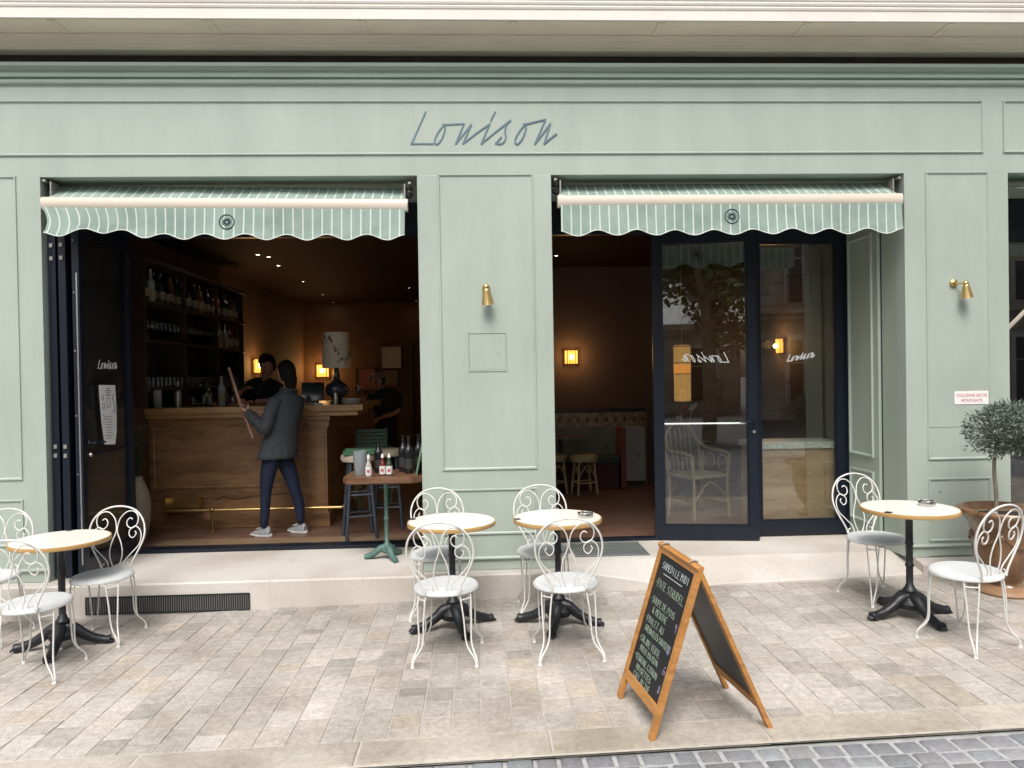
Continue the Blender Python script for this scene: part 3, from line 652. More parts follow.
# ------------------------------------------------------------------ cafe table
def make_table():
    t=thing('cafe_table','x','table')
    bm=B(); lathe(bm,[(0,.722),(.291,.722),(.2925,.724),(.2925,.728),(.290,.730),(0,.730)],64); obj('table_top',bm,TOPW,t,30)
    bm=B(); lathe(bm,[(.285,.703),(.298,.701),(.301,.706),(.301,.724),(.299,.7285),(.2925,.7285),(.2925,.7215),(.285,.7215),(.285,.703)],64); obj('edge_band',bm,BRASSEDGE,t,50)
    bm=B(); lathe(bm,[(0,.70),(.29,.70),(.29,.7205),(0,.7205)],48); tube(bm,[(-.2,0,.692),(.2,0,.692)],.012,6); tube(bm,[(0,-.2,.692),(0,.2,.692)],.012,6); box(bm,.055,.085,-.01,.01,.645,.695,.003); obj('under_frame',bm,IRON,t,40)
    bm=B(); lathe(bm,[(.065,.70),(.05,.688),(.034,.67),(.023,.655),(.023,.50),(.027,.495),(.027,.485),(.022,.48),(.0215,.36),(.028,.352),(.028,.34),(.022,.334),(.022,.22),(.027,.215),(.030,.20),(.040,.19),(.044,.178),(.035,.168),(.042,.15),(.058,.135),(.07,.12),(.090,.10),(.08,.065),(.03,.06),(0,.06)],32); obj('column',bm,IRON,t,50)
    for k in range(4):
        a=PI/2*k; bm=B()
        c,s=math.cos(a),math.sin(a)
        path=cat([(.02,0,.135),(.07,0,.125),(.12,0,.085),(.18,0,.05),(.235,0,.032),(.285,0,.022)],4); n=len(path)
        rs=[.040-.016*i/n+(.009 if i>n*.82 else 0)*math.sin(PI*(i-n*.82)/(n*.2)) for i in range(n)]
        tube(bm,path,rs,10)
        # raised ornament: rib, acanthus scroll, claw toes
        tube(bm,[(p.x,p.y,p.z+rs[i]*.85) for i,p in enumerate(path)][:-3],.0085,6)
        for dx,rr in ((.105,.022),(.15,.016)): tube(bm,[(dx+rr*.6*math.cos(q*.7),.024+.004*math.sin(q),.085-.25*(dx-.1)+rr*.6*math.sin(q*.7)) for q in range(9)],.005,5); tube(bm,[(dx+rr*.6*math.cos(q*.7),-.024-.004*math.sin(q),.085-.25*(dx-.1)+rr*.6*math.sin(q*.7)) for q in range(9)],.005,5)
        for q in (-.012,0,.012): tube(bm,[(.27,q,.022),(.295,q*1.4,.02),(.305,q*1.5,.009)],[.010,.009,.006],6)
        for q in (.2,.235): tube(bm,[(q,-.018,.045-.05*(q-.2)),(q+.008,0,.058-.1*(q-.2)),(q,.018,.045-.05*(q-.2))],.006,6)
        for v in bm.verts:
            x,y=v.co.x,v.co.y; v.co.x=x*c-y*s; v.co.y=x*s+y*c; v.co.z=max(v.co.z,.002)
        obj('leg',bm,IRON,t,60)
    return t
T0=make_table()
tabs=[(-2.80,-.76,R(12),.73,'round cream bistro table among the three chairs at the far left'),
(-.205,-.755,R(20),.73,'round cream bistro table before the middle pilaster, nearer the left doorway'),
(.515,-.80,R(-16),.73,'round cream bistro table beside the chalkboard holding a steel ashtray'),
(2.835,-1.02,R(8),.73,'round cream bistro table at right near the olive tree')]
CLIP=mat('black_table_clip',(.01,.01,.012),.4)
TT=[T0]+[copy_tree(T0) for _ in tabs[1:]]
for i,(x,y,a,h,lab) in enumerate(tabs):
    o=TT[i]; o.location=(x,y,g(x)); o.rotation_euler=(0,0,a); tag(o,lab,'table','bistro tables on the pavement')
    bm=B(); aa=R((108,165,190,215)[i])-a; c,s=math.cos(aa),math.sin(aa); box(bm,-.012,.026,-.02,.02,.7305,.7345,.001); 
    for v in bm.verts: q=v.co.copy(); q.x+=.272; v.co.x=q.x*c-q.y*s; v.co.y=q.x*s+q.y*c
    obj('edge_clip',bm,CLIP,o)
for (x,y,tx,lab) in ((.70,-.84,.515,'round pressed steel ashtray on the bistro table beside the chalkboard'),(2.985,-.975,2.835,'round pressed steel ashtray on the bistro table near the olive tree')):
    bm=B(); lathe(bm,[(0,.003),(.046,.003),(.048,.006),(.048,.030),(.052,.034),(.054,.030),(.051,.002),(0,0)],32,(x,y,g(tx)+.7305))
    for k in range(3): a=2*PI*k/3+.4; box(bm,-.008,.008,.043,.058,.030,.036,M=Matrix.Translation((x,y,g(tx)+.7305))@Matrix.Rotation(a,4,'Z'))
    tag(obj('ashtray',bm,CHROME,None,40),lab,'ashtray','steel ashtrays')
# ------------------------------------------------------------------ wire chair
def make_chair():
    t=thing('wire_chair','x','chair')
    bm=B(); lathe(bm,[(0,.452),(.10,.451),(.17,.447),(.188,.442),(.197,.432),(.199,.422),(.195,.420),(.186,.436),(.1,.446),(0,.447)],48); obj('seat',bm,SEATW,t,40)
    bm=B(); tube(bm,[(.192*math.cos(2*PI*k/40),.192*math.sin(2*PI*k/40),.420) for k in range(40)],.0065,8,True); obj('seat_ring',bm,CHAIRW,t,60)
    WR=.0051
    for sx,sy in ((1,1),(-1,1),(1,-1),(-1,-1)):
        bm=B(); a0=math.atan2(sy,sx)
        for da in (-.21,.21):
            a=a0+da*1.0; e=Vector((math.cos(a)*.183,math.sin(a)*.183,.418)); o_=Vector((math.cos(a0),math.sin(a0),0)); 
            foot=Vector((sx*.192,sy*.192,0))+Vector((-math.sin(a0),math.cos(a0),0))*da*.03
            kn=o_*.205+Vector((-math.sin(a0),math.cos(a0),0))*da*.09; kn.z=.125
            lo=o_*.262+Vector((-math.sin(a0),math.cos(a0),0))*da*.03; lo.z=.045
            fo=o_*.268+Vector((-math.sin(a0),math.cos(a0),0))*da*.03; fo.z=.004
            tube(bm,cat([e,e*0.985+o_*.012-Vector((0,0,.03)),(e+kn)/2+o_*.006-Vector((0,0,.0)),kn,lo,fo],5),WR,7)
        pa=[Vector((math.cos(a0+d)*.190,math.sin(a0+d)*.190,.385)) for d in (-.19,0,.19)]; tube(bm,pa,.004,6)
        lathe(bm,[(0,.0),(.012,0),(.013,.006),(.009,.012),(0,.013)],12,(o_.x*.268,o_.y*.268,0))
        obj('leg',bm,CHAIRW,t,60)
    # back: plane leaning slightly back; u across, v up
    def bp(u_,v_): return Vector((u_*.975,-.176-.03*v_/.44-.045*(v_/.44)**2,.430+v_*.975))
    hoop=cat([(-.105,0,0),(-.118,.05,0),(-.160,.13,0),(-.192,.20,0),(-.203,.27,0),(-.185,.345,0),(-.135,.408,0),(-.07,.438,0),(0,.447,0),(.07,.438,0),(.135,.408,0),(.185,.345,0),(.203,.27,0),(.192,.20,0),(.160,.13,0),(.118,.05,0),(.105,0,0)],4)
    bm=B(); tube(bm,[bp(p.x,p.y) for p in hoop],.0062,8); obj('back_hoop',bm,CHAIRW,t,60)
    S1=[(.133,.268),(.142,.25),(.12,.221),(.094,.238),(.095,.276),(.133,.302),(.168,.276),(.180,.228),(.165,.17),(.110,.110),(.066,.062),(.055,.022),(.075,.002),(.098,.012),(.098,.036),(.080,.042)]
    S2=[(.012,.0),(.036,.06),(.046,.12),(.034,.19),(.008,.255),(.004,.30),(.022,.365),(.07,.408),(.12,.405),(.150,.37),(.146,.318),(.112,.290),(.078,.303),(.070,.338),(.090,.362),(.110,.352)]
    for sgn in (-1,1):
        for Q,nm in ((S1,'side_scroll'),(S2,'centre_scroll')):
            bm=B(); tube(bm,[bp(p.x*sgn,p.y)+Vector((0,.003,0)) for p in cat([(a,b,0) for a,b in Q],4)],.0041,7); obj(nm,bm,CHAIRW,t,60)
    return t
C0=make_chair()
chairs=[(-3.44,-.50,180,'white wire chair cut by the left edge of the photo, behind the far left table'),
(-2.705,-1.20,2,'white wire chair with its back to the street in front of the far left table'),
(-2.60,-.61,178,'white wire chair between the far left table and the folded doors'),
(-.32,-.41,180,'white wire chair behind the left one of the two middle tables, by the pilaster'),
(-.215,-1.265,-5,'white wire chair in front of the left one of the two middle tables'),
(.455,-.47,180,'white wire chair behind the middle table that holds an ashtray'),
(.515,-1.31,1,'white wire chair in front of the middle table that holds an ashtray'),
(2.86,-.58,189,'white wire chair behind the right table, beside the glazed doors'),
(2.90,-1.50,20,'white wire chair turned sideways in front of the potted olive tree')]
for i,(x,y,a,lab) in enumerate(chairs):
    o=C0 if i==0 else copy_tree(C0); o.location=(x,y,g(x)); o.rotation_euler=(0,-math.atan(.0205)*math.cos(R(a)),R(a)); tag(o,lab,'chair','white wire chairs at the pavement tables')
# ------------------------------------------------------------------ chalkboard
ab=thing('sandwich_board','wooden framed chalkboard sandwich board with a chalked menu standing on the pavement','sandwich board')
DV=Vector((.064,-.49,-.010)); A1=Vector((.945,-1.935,.825)); A2=A1+DV   # ridge
Fl=Vector((.692,-1.965,.030)); Fr=Fl+DV; Bl=Vector((1.290,-1.912,.042)); Br=Bl+DV
def panel(tl,tr,bl,br,outn,name,board_m,label,text=False):
    U=(tr-tl); w=U.length; U.normalize(); Vv=((bl+br)/2-(tl+tr)/2); h=Vv.length; Vv.normalize(); Nn=U.cross(Vv).normalized()
    if Nn.dot(outn)<0:Nn=-Nn
    def P(a,b,c): # a across 0..w, b down 0..h, c outwards
        k=b/h; base=tl.lerp(bl,k)+( (tr.lerp(br,k)-tl.lerp(bl,k))*(a/w) ); return base+Nn*c
    bm=B()
    def bar(a0,a1,b0,b1,c0,c1):
        vs=[bm.verts.new(P(a,b,c)) for a in (a0,a1) for b in (b0,b1) for c in (c0,c1)]
        for q in ((0,1,3,2),(4,6,7,5),(0,4,5,1),(2,3,7,6),(0,2,6,4),(1,5,7,3)): bm.faces.new([vs[i] for i in q])
    s=.04
    bar(0,s,0,h,-.022,0); bar(w-s,w,0,h,-.022,0); bar(s,w-s,0,.05,-.0215,-.001); bar(s,w-s,h-.155,h-.105,-.0215,-.001)
    bmesh.ops.bevel(bm,geom=list(bm.edges),offset=.0015,segments=1,affect='EDGES')
    o=obj(name,bm,OAK,ab)
    bm=B(); bar(s-.001,w-s+.001,.049,h-.104,-.014,-.007); q=obj('board',bm,board_m,o); 
    return P,w,h,o
P,w,h,fo_=panel(A1,A2,Fl,Fr,Vector((-1,0,.3)),'front_frame',SLATE,'')
P2,w2,h2,_=panel(A2,A1,Br,Bl,Vector((1,0,.3)),'rear_frame',SLATEB,'')
# inner faces of the boards are visible too (the same sheets); hinge & stay
for k in (.15,.85): bm=B(); q=A1.lerp(A2,k); tube(bm,[q+Vector((-.02,0,.0)),q+Vector((.0,0,.006)),q+Vector((.02,0,.0))],.005,6); obj('hinge',bm,STEEL,ab)
# chalk lettering: simple stroke alphabet on a 4x6 grid
AL={'A':[[(0,0),(2,6),(4,0)],[(1,2),(3,2)]],'B':[[(0,0),(0,6),(3,5),(3,4),(0,3),(4,2),(3,0),(0,0)]],'C':[[(4,5),(2,6),(0,4),(0,2),(2,0),(4,1)]],'D':[[(0,0),(0,6),(3,5),(4,3),(3,1),(0,0)]],'E':[[(4,6),(0,6),(0,0),(4,0)],[(0,3),(3,3)]],'F':[[(4,6),(0,6),(0,0)],[(0,3),(3,3)]],'G':[[(4,5),(2,6),(0,4),(0,2),(2,0),(4,1),(4,3),(2,3)]],'H':[[(0,0),(0,6)],[(4,0),(4,6)],[(0,3),(4,3)]],'I':[[(2,0),(2,6)]],'L':[[(0,6),(0,0),(4,0)]],'M':[[(0,0),(0,6),(2,3),(4,6),(4,0)]],'N':[[(0,0),(0,6),(4,0),(4,6)]],'O':[[(2,6),(0,4),(0,2),(2,0),(4,2),(4,4),(2,6)]],'P':[[(0,0),(0,6),(3,6),(4,4.5),(3,3),(0,3)]],'R':[[(0,0),(0,6),(3,6),(4,4.5),(3,3),(0,3)],[(1.5,3),(4,0)]],'S':[[(4,5),(2,6),(0,5),(0.5,3.5),(3.5,2.5),(4,1),(2,0),(0,1)]],'T':[[(0,6),(4,6)],[(2,6),(2,0)]],'U':[[(0,6),(0,1),(2,0),(4,1),(4,6)]],'V':[[(0,6),(2,0),(4,6)]],'X':[[(0,0),(4,6)],[(0,6),(4,0)]],'Y':[[(0,6),(2,3),(4,6)],[(2,3),(2,0)]],'-':[[(0,3),(3,3)]],'&':[[(4,0),(0,4),(1,6),(3,5),(0,2),(1,0),(4,2)]],'1':[[(1,5),(2,6),(2,0)]],'2':[[(0,5),(2,6),(4,4),(0,0),(4,0)]],'4':[[(3,0),(3,6),(0,2),(4,2)]],'6':[[(4,5),(2,6),(0,3),(1,0),(4,1),(3,3),(0,2)]],'8':[[(2,3),(0,4.5),(2,6),(4,4.5),(2,3),(0,1.5),(2,0),(4,1.5),(2,3)]],'9':[[(4,4),(1,3),(1,6),(4,5),(3,0)]],' ':[]}
def chalk(lines,m,name,wd):
    bm=B(); rnd=random.Random(5)
    for (txt,a0,b0,hh,ww,slope) in lines:
        a=a0
        for ch in txt:
            for st in AL[ch]:
                pts=[P(a+(x_/4)*ww*.72+rnd.uniform(-.0013,.0013),b0+slope*(a-a0)-(y_/6)*hh+rnd.uniform(-.0013,.0013),-.0062) for x_,y_ in st]
                tube(bm,pts,wd,4)
            a+=ww*(.6 if ch==' ' else 1)*(.75 if ch in 'I1' else 1)
    o=obj(name,bm,m,fo_); return o
chalk([('SAMEDI LE MIDI',.095,.118,.036,.026,0)],CHALKW,'chalk_title',.0017)
bm=B(); tube(bm,[P(.13,.140,-.006),P(.36,.137,-.006)],.0024,4); obj('chalk_rule',bm,CHALKW,fo_)
chalk([('-PATE STRUDEL',.062,.215,.040,.029,0),('-SOUPE DE POIS',.065,.300,.034,.024,0),('& MENTHE',.125,.345,.032,.025,0),('-POULET AU',.060,.400,.032,.026,0),('GRENAILLES SAUTEES',.095,.445,.030,.0185,0),
 ('-SALADE VERTE',.060,.505,.032,.022,0),('MAYO MAISON',.105,.548,.030,.023,0),('-VERRINE CITRON',.060,.598,.030,.022,0),('NOISETTES',.120,.640,.028,.023,0),('CAFE OU THE',.110,.680,.028,.022,0)],CHALK,'chalk_menu',.0016)
for q in (('9',.405,.345,.04,.03,0),('18',.385,.455,.04,.025,0),('6',.41,.548,.04,.03,0),('8',.41,.64,.04,.03,0)): chalk([q],CHALKP,'chalk_price',.0017)
# ------------------------------------------------------------------ potted olive tree
tr=thing('olive_tree','small round headed olive tree growing in a brown glazed urn by the right pilaster','tree',(3.79,-.62,g(3.79)))
bm=B()
def wob(a,z):
    w=.0
    if .2<z<.5: w=.018*math.sin(z*14)*abs(math.sin(4*a))
    return w+.006*math.sin(3*a+z*9)
prof=[(0,.0),(.178,0),(.186,.012),(.18,.03),(.15,.046),(.115,.06),(.098,.08),(.10,.095),(.135,.13),(.178,.19),(.208,.26),(.222,.34),(.226,.42),(.232,.48),(.252,.525),(.288,.56),(.308,.572),(.318,.584),(.317,.602),(.305,.612),(.29,.606),(.275,.585),(.245,.56),(0,.55)]
lathe(bm,prof[:6],48); obj('pot_foot',bm,POTF,tr,50)
bm=B(); lathe(bm,prof[5:],64,wob=wob)
for k in range(6):
    a=2*PI*k/6+.3; pts=[]
    for j in range(9): q=a+(j/8-.5)*.95; rr=.229; pts.append((rr*math.cos(q),rr*math.sin(q),.44-.07*math.sin(PI*j/8)))
    tube(bm,pts,[.006+.007*math.sin(PI*j/8) for j in range(9)],7)
    for m_ in (.0,): 
        bmesh.ops.create_icosphere(bm,subdivisions=2,radius=.024,matrix=Matrix.Translation((.222*math.cos(a+.52),.222*math.sin(a+.52),.43))@Matrix.Diagonal((1,1,1.2,1)))
obj('pot',bm,POT,tr,50)
bm=B(); lathe(bm,[(0,.566),(.15,.562),(.26,.553)],32); obj('soil',bm,SOIL,tr)
bm=B(); tk=cat([(-.085,-.01,.55),(-.075,-.01,.70),(-.085,-.005,.86),(-.075,0,1.0),(-.03,0,1.10)],5); tube(bm,tk,[.0155-.004*i/len(tk) for i in range(len(tk))],10)
cc=Vector((.055,0,1.165)); rnd=random.Random(11); tips=[]
for k in range(46):
    a=rnd.uniform(0,2*PI); el=rnd.uniform(-.5,1.45); rr=rnd.uniform(.6,.92); 
    e=cc+Vector((math.cos(a)*math.cos(el)*.275,math.sin(a)*math.cos(el)*.26,math.sin(el)*.205))*rr; s0=Vector(tk[-1-rnd.randrange(4)])
    pth=cat([s0,s0.lerp(e,.5)+Vector((rnd.uniform(-.02,.02),rnd.uniform(-.02,.02),.02)),e],3); tube(bm,pth,[.005-.0035*i/len(pth) for i in range(len(pth))],5); tips.append(pth)
obj('trunk',bm,BARK,tr,60)
bm=B(); n=0
while n<7600:
    a=rnd.uniform(0,2*PI); cz=rnd.uniform(-1,1); rad=rnd.random()**.42*(1+.10*math.sin(3*a+4*cz)+.07*math.sin(7*a-3*cz))
    sxy=math.sqrt(1-cz*cz); dv=Vector((math.cos(a)*sxy,math.sin(a)*sxy,cz)); p=cc+Vector((dv.x*.285,dv.y*.275,dv.z*(.205 if cz>0 else .15)))*rad
    if cz<-.2 and rnd.random()<.30: p.z-=rnd.uniform(0,.085)*(1 if sxy>.5 else .1)
    if math.sin(11*p.x+2)*math.sin(13*p.y)*math.sin(12*p.z)>.33: continue
    ln=rnd.uniform(.026,.046); wd=ln*rnd.uniform(.11,.17); dr=(dv*.8+Vector((rnd.gauss(0,.6),rnd.gauss(0,.6),rnd.gauss(.15,.6)))).normalized()
    sd=dr.cross(Vector((rnd.gauss(0,1),rnd.gauss(0,1),rnd.gauss(0,1)))).normalized()*wd; nn=dr.cross(sd).normalized()*wd*.3
    q=[p,p+dr*ln*.35+sd+nn,p+dr*ln,p+dr*ln*.35-sd+nn]; m_=p+dr*ln*.4
    v=[bm.verts.new(x) for x in q]; bm.faces.new(v[:3]).material_index=(k:=int(rnd.random()<.38)); bm.faces.new((v[0],v[2],v[3])).material_index=k; n+=1
me=bpy.data.meshes.new('crown'); bm.to_mesh(me); bm.free(); me.materials.append(LEAF1); me.materials.append(LEAF2); link(bpy.data.objects.new('crown',me),tr)
# ------------------------------------------------------------------ bar counter
bar=thing('bar_counter','long panelled wooden bar counter with brass foot rail inside the left doorway','bar counter')
bm=B(); box(bm,-3.41,-1.60,1.97,2.03,.19,1.34); box(bm,-1.66,-1.60,2.03,3.6,.19,1.34); obj('front_panel',bm,BARW,bar)
bm=B(); box(bm,-3.41,-1.20,1.86,2.62,1.385,1.445,.006); box(bm,-3.41,-1.26,1.90,2.58,1.335,1.384,.004); box(bm,-1.95,-1.25,2.622,3.6,1.385,1.445,.006); obj('counter_top',bm,BART,bar)
bm=B(); box(bm,-1.745,-1.585,1.925,2.04,.30,1.20,.003); box(bm,-1.765,-1.565,1.905,2.05,.192,.33,.004); box(bm,-1.76,-1.57,1.91,2.05,1.20,1.225,.003); box(bm,-1.775,-1.555,1.895,2.06,1.225,1.29,.006); box(bm,-1.79,-1.54,1.88,2.06,1.29,1.333,.004); frame_rect(bm,-1.725,-1.605,.36,1.17,.014,1.917,1.9248); obj('corner_pilaster',bm,BARW,bar)
bm=B(); pts=[(-3.40,1.962,.50),(-3.0,1.962,.51),(-2.78,1.962,.515),(-2.72,1.962,.50),(-2.66,1.962,.53),(-2.60,1.962,.505),(-2.5,1.962,.505),(-2.3,1.962,.53),(-2.0,1.962,.54),(-1.78,1.962,.51)]
tube(bm,cat(pts,6),.012,6); box(bm,-3.41,-1.77,1.955,1.9695,.192,.36,.003); frame_rect(bm,-3.38,-1.80,.60,1.26,.03,1.957,1.9698); obj('carved_moulding',bm,BARW,bar)
bm=B(); tube(bm,[(-3.2,1.80,.405),(-1.36,1.80,.405)],.017,10); tube(bm,[(-1.42,1.80,.405),(-1.42,2.15,.405),(-1.42,3.5,.405)],.016,10); obj('foot_rail',bm,BRASS,bar,50)
for xx in (-2.72,-1.88,-1.40):
    bm=B(); tube(bm,[(xx,1.80,.40),(xx,1.80,.20)],.012,8); lathe(bm,[(0,.02),(.02,.018),(.035,.0),(0,0)],16,(xx,1.80,.193)); bmesh.ops.create_icosphere(bm,subdivisions=2,radius=.027,matrix=Matrix.Translation((xx,1.80,.41))); obj('rail_bracket',bm,BRASS_D,bar,60)
tr_=thing('brass_tray','shallow brass drip tray fixed low on the bar front above the foot rail','tray',(-3.03,1.86,.43))
bm=B(); box(bm,-.17,.17,-.05,.05,0,.008); box(bm,-.17,-.16,-.05,.05,.0085,.11); box(bm,.16,.17,-.05,.05,.0085,.11); box(bm,-.159,.159,.04,.05,.0085,.09); obj('tray_body',bm,BRASS,tr_)
bm=B(); box(bm,-.159,.159,-.05,-.043,.0085,.03); tube(bm,[(-.165,-.05,.11),(-.165,.05,.11)],.006,6); tube(bm,[(.165,-.05,.11),(.165,.05,.11)],.006,6); obj('rim',bm,BRASS,tr_)
# tall vase by the left doors
VASE=mat('speckled_stoneware',(.30,.26,.21),.6,var=.2,vs=14,bump=.2)
vz=thing('floor_vase','large pale rounded stoneware vase on the floor beside the folded doors','vase',(-3.30,1.45,.19)); vz.scale=(.62,.62,1.05)
bm=B(); lathe(bm,[(0,0),(.10,0),(.15,.08),(.185,.2),(.19,.32),(.165,.44),(.11,.53),(.08,.56),(.085,.59),(.07,.585),(.07,.55),(0,.5)],40); obj('vase_body',bm,VASE,vz,50)
bm=B(); rnd=random.Random(4)
for k in range(26):
    a=rnd.uniform(0,6.28); rr=rnd.uniform(.02,.16); h=rnd.uniform(.25,.62); tube(bm,cat([(0,0,.5),(rr*.4*math.cos(a),rr*.4*math.sin(a),.5+h*.6),(rr*math.cos(a),rr*math.sin(a),.5+h)],4),.003,4)
    for j in range(9):
        p=Vector((rr*math.cos(a)*(.4+.07*j),rr*math.sin(a)*(.4+.07*j),.5+h*(.45+.06*j))); dq=Vector((rnd.gauss(0,1),rnd.gauss(0,1),rnd.gauss(.3,.6))).normalized()*.07; sd=dq.cross(Vector((0,.3,1))).normalized()*.014
        v=[bm.verts.new(q) for q in (p,p+dq*.5+sd,p+dq,p+dq*.5-sd)]; bm.faces.new(v)
obj('foliage',bm,mat('dark_foliage',(.03,.05,.025),.6),vz)
# shelves on the left wall
rk=thing('wall_shelves','dark wooden wall rack of shelves behind the bar crowded with bottles and glasses','shelf')
bm=B()
for z in (2.49,2.12,1.66): box(bm,-3.418,-3.12,1.35,4.25,z-.03,z,.002)
obj('shelf',bm,SHELFW,rk)
bm=B()
for yy in (1.33,2.3,3.27,4.23): box(bm,-3.418,-3.14,yy,yy+.025,1.47,2.86,.002)
box(bm,-3.4185,-3.405,1.36,4.22,1.47,2.86); obj('upright',bm,SHELFW,rk)
bm=B(); box(bm,-3.418,-3.10,1.33,4.27,2.86,2.90,.003); obj('header',bm,SHELFW,rk)
bk=thing('back_counter','low dark working counter under the bottle shelves','counter'); bm=B(); box(bm,-3.415,-2.95,2.72,4.25,.19,1.12); obj('cabinet',bm,SHELFW,bk); bm=B(); box(bm,-3.416,-2.92,2.70,4.27,1.121,1.16,.004); obj('worktop',bm,STEEL,bk)
def bottle_bm(k=0,s=1):
    bm=B(); P_=[[(0,0),(.037,0),(.039,.01),(.039,.18),(.033,.21),(.015,.235),(.013,.30),(.016,.303),(.016,.315),(0,.316)],
    [(0,0),(.045,0),(.047,.01),(.045,.13),(.03,.17),(.014,.19),(.013,.25),(.017,.252),(.017,.27),(0,.271)],
    [(0,0),(.035,0),(.036,.01),(.036,.2),(.03,.225),(.016,.25),(.014,.29),(.0165,.293),(.0165,.31),(0,.311)]][k]
    lathe(bm,[(a*s,b*s) for a,b in P_],14); return bm
GL_C=[('dark green',mat('dark_green_bottle',(.008,.022,.010),.12,coat=.4)),('amber',mat('amber_bottle',(.14,.045,.012),.12,coat=.4)),('clear',mat('pale_clear_bottle',(.22,.24,.24),.1,coat=.4)),('wine red',mat('red_bottle',(.10,.012,.012),.15,coat=.4)),('near black',mat('black_bottle',(.008,.008,.010),.12,coat=.4))]
LABW=mat('cream_bottle_label',(.20,.17,.12),.7); LABD=mat('dark_bottle_label',(.03,.03,.03),.5); LABR=mat('red_bottle_label',(.35,.05,.03),.7); CAPS=mat('bottle_cap',(.05,.05,.05),.4)
protoB={}
def bottle(k,ci,loc,label,group,s=1,lab=LABW,cap=None):
    key=(k,ci,s,lab.name)
    if key not in protoB:
        t=thing('bottle',label,'bottle',loc,0,group); obj('glass_body',bottle_bm(k,s),GL_C[ci][1],t,50)
        bm=B(); r0=(.0395,.0472,.0365)[k]*s; lathe(bm,[(r0,.045*s),(r0,.125*s)],14); obj('label',bm,lab,t,60)
        protoB[key]=t
    else:
        t=copy_tree(protoB[key]); t.location=loc; tag(t,label,'bottle',group)
    return t
rnd=random.Random(21)
y=1.44
while y<4.15:
    ci=rnd.choice((0,0,1,2,3,4,4)); k=rnd.randrange(3); bottle(k,ci,(-3.22+rnd.uniform(-.03,.05),y,2.491),'%s spirit bottle on the top shelf behind the bar'%GL_C[ci][0],'bottles on the top shelf')
    y+=rnd.uniform(.085,.10)
y=3.32
while y<4.15:
    ci=rnd.choice((1,2,3,4)); bottle(rnd.randrange(3),ci,(-3.22+rnd.uniform(-.03,.04),y,2.121),'%s spirit bottle at the far end of the middle shelf'%GL_C[ci][0],'bottles on the middle shelf'); y+=rnd.uniform(.11,.14)
def glass_thing(name,prof,label,group,catg):
    t=thing(name,label,catg,(0,0,0),0,group); bm=B(); lathe(bm,prof,14); obj('bowl' if len(prof)>6 else 'tumbler_body',bm,CLEAR,t,50); return t
wine=[(0,0),(.032,.002),(.005,.008),(.004,.08),(.02,.095),(.036,.125),(.038,.155),(.032,.19),(.031,.19),(.036,.155),(.034,.128),(0,.098)]
tumb=[(0,0),(.03,0),(.035,.10),(.033,.10),(.028,.006),(0,.006)]
gw=glass_thing('wine_glass',wine,'stemmed wine glass on the middle shelf behind the bar','wine glasses on the middle shelf','glass'); first=True
gt=glass_thing('tumbler',tumb,'tumbler on the lowest shelf behind the bar','tumblers on the lowest shelf','glass'); f2=True
for row in range(2):
    y=1.45+row*.04
    while y<3.2:
        o=gw if first else copy_tree(gw); first=False; o.location=(-3.30+row*.11,y,2.121); y+=.105
for row in range(2):
    y=1.45+row*.04
    while y<4.1:
        o=gt if f2 else copy_tree(gt); f2=False; o.location=(-3.30+row*.11,y,1.661); y+=.10
gh=None
for i in range(15):
    y=2.75+i*.095
    if gh is None: gh=glass_thing('wine_glass',wine,'wine glass standing on the steel worktop under the shelves','wine glasses on the worktop','glass'); o=gh
    else: o=copy_tree(gh)
    o.location=(-3.05,y,1.161)
# things along the counter
def simple(name,label,catg,loc,parts,group=None,rz=0):
    t=thing(name,label,catg,loc,rz,group)
    for nm,bm,m in parts: obj(nm,bm,m,t,45)
    return t
def lb(prof,n=24): bm=B(); lathe(bm,prof,n); return bm
PAPER=mat('white_paper',(.6,.6,.58),.8); BLK=mat('matt_black_plastic',(.012,.012,.014),.4)
simple('shaker','tall steel cocktail shaker at the left end of the bar top','shaker',(-3.18,2.15,1.446),[('body',lb([(0,0),(.035,0),(.045,.16),(.042,.17),(.03,.21),(.02,.23),(.02,.26),(0,.262)]),STEEL)])
simple('jar','white ceramic straw jar at the left end of the bar top','jar',(-3.36,2.08,1.446),[('body',lb([(0,0),(.04,0),(.042,.2),(.038,.2),(.036,.01),(0,.01)]),PAPER)])
simple('decanter','glass decanter with stopper on the bar top','decanter',(-2.62,2.2,1.446),[('body',lb([(0,0),(.05,0),(.055,.03),(.045,.1),(.015,.15),(.014,.2),(.022,.21),(0,.215)]),CLEAR),('stopper',lb([(0,.216),(.018,.22),(.024,.245),(.012,.27),(0,.272)]),CLEAR)])
bottle(0,2,(-2.74,2.2,1.446),'clear bottle standing on the bar top beside the decanter','bottles on the bar top')
bottle(2,4,(-2.76,2.35,1.446),'near black bottle standing on the bar top behind the glasses','bottles on the bar top')
bottle(1,0,(-2.93,2.3,1.446),'dark green round bottle standing on the bar top','bottles on the bar top')
for i,(x,y) in enumerate(((-3.0,2.1),(-2.9,2.12),(-2.82,2.08))):
    o=copy_tree(gt); o.location=(x,y,1.446); tag(o,'tumbler standing on the bar top left of the decanter','glass','tumblers on the bar top')
bm=B(); lathe(bm,[(0,0),(.1,.0),(.14,.02),(.138,.024),(.1,.006),(0,.006)],28)
simple('plate','flat dark plate lying on the bar top behind the tumblers','plate',(-3.02,2.4,1.446),[('dish',bm,STEEL)])
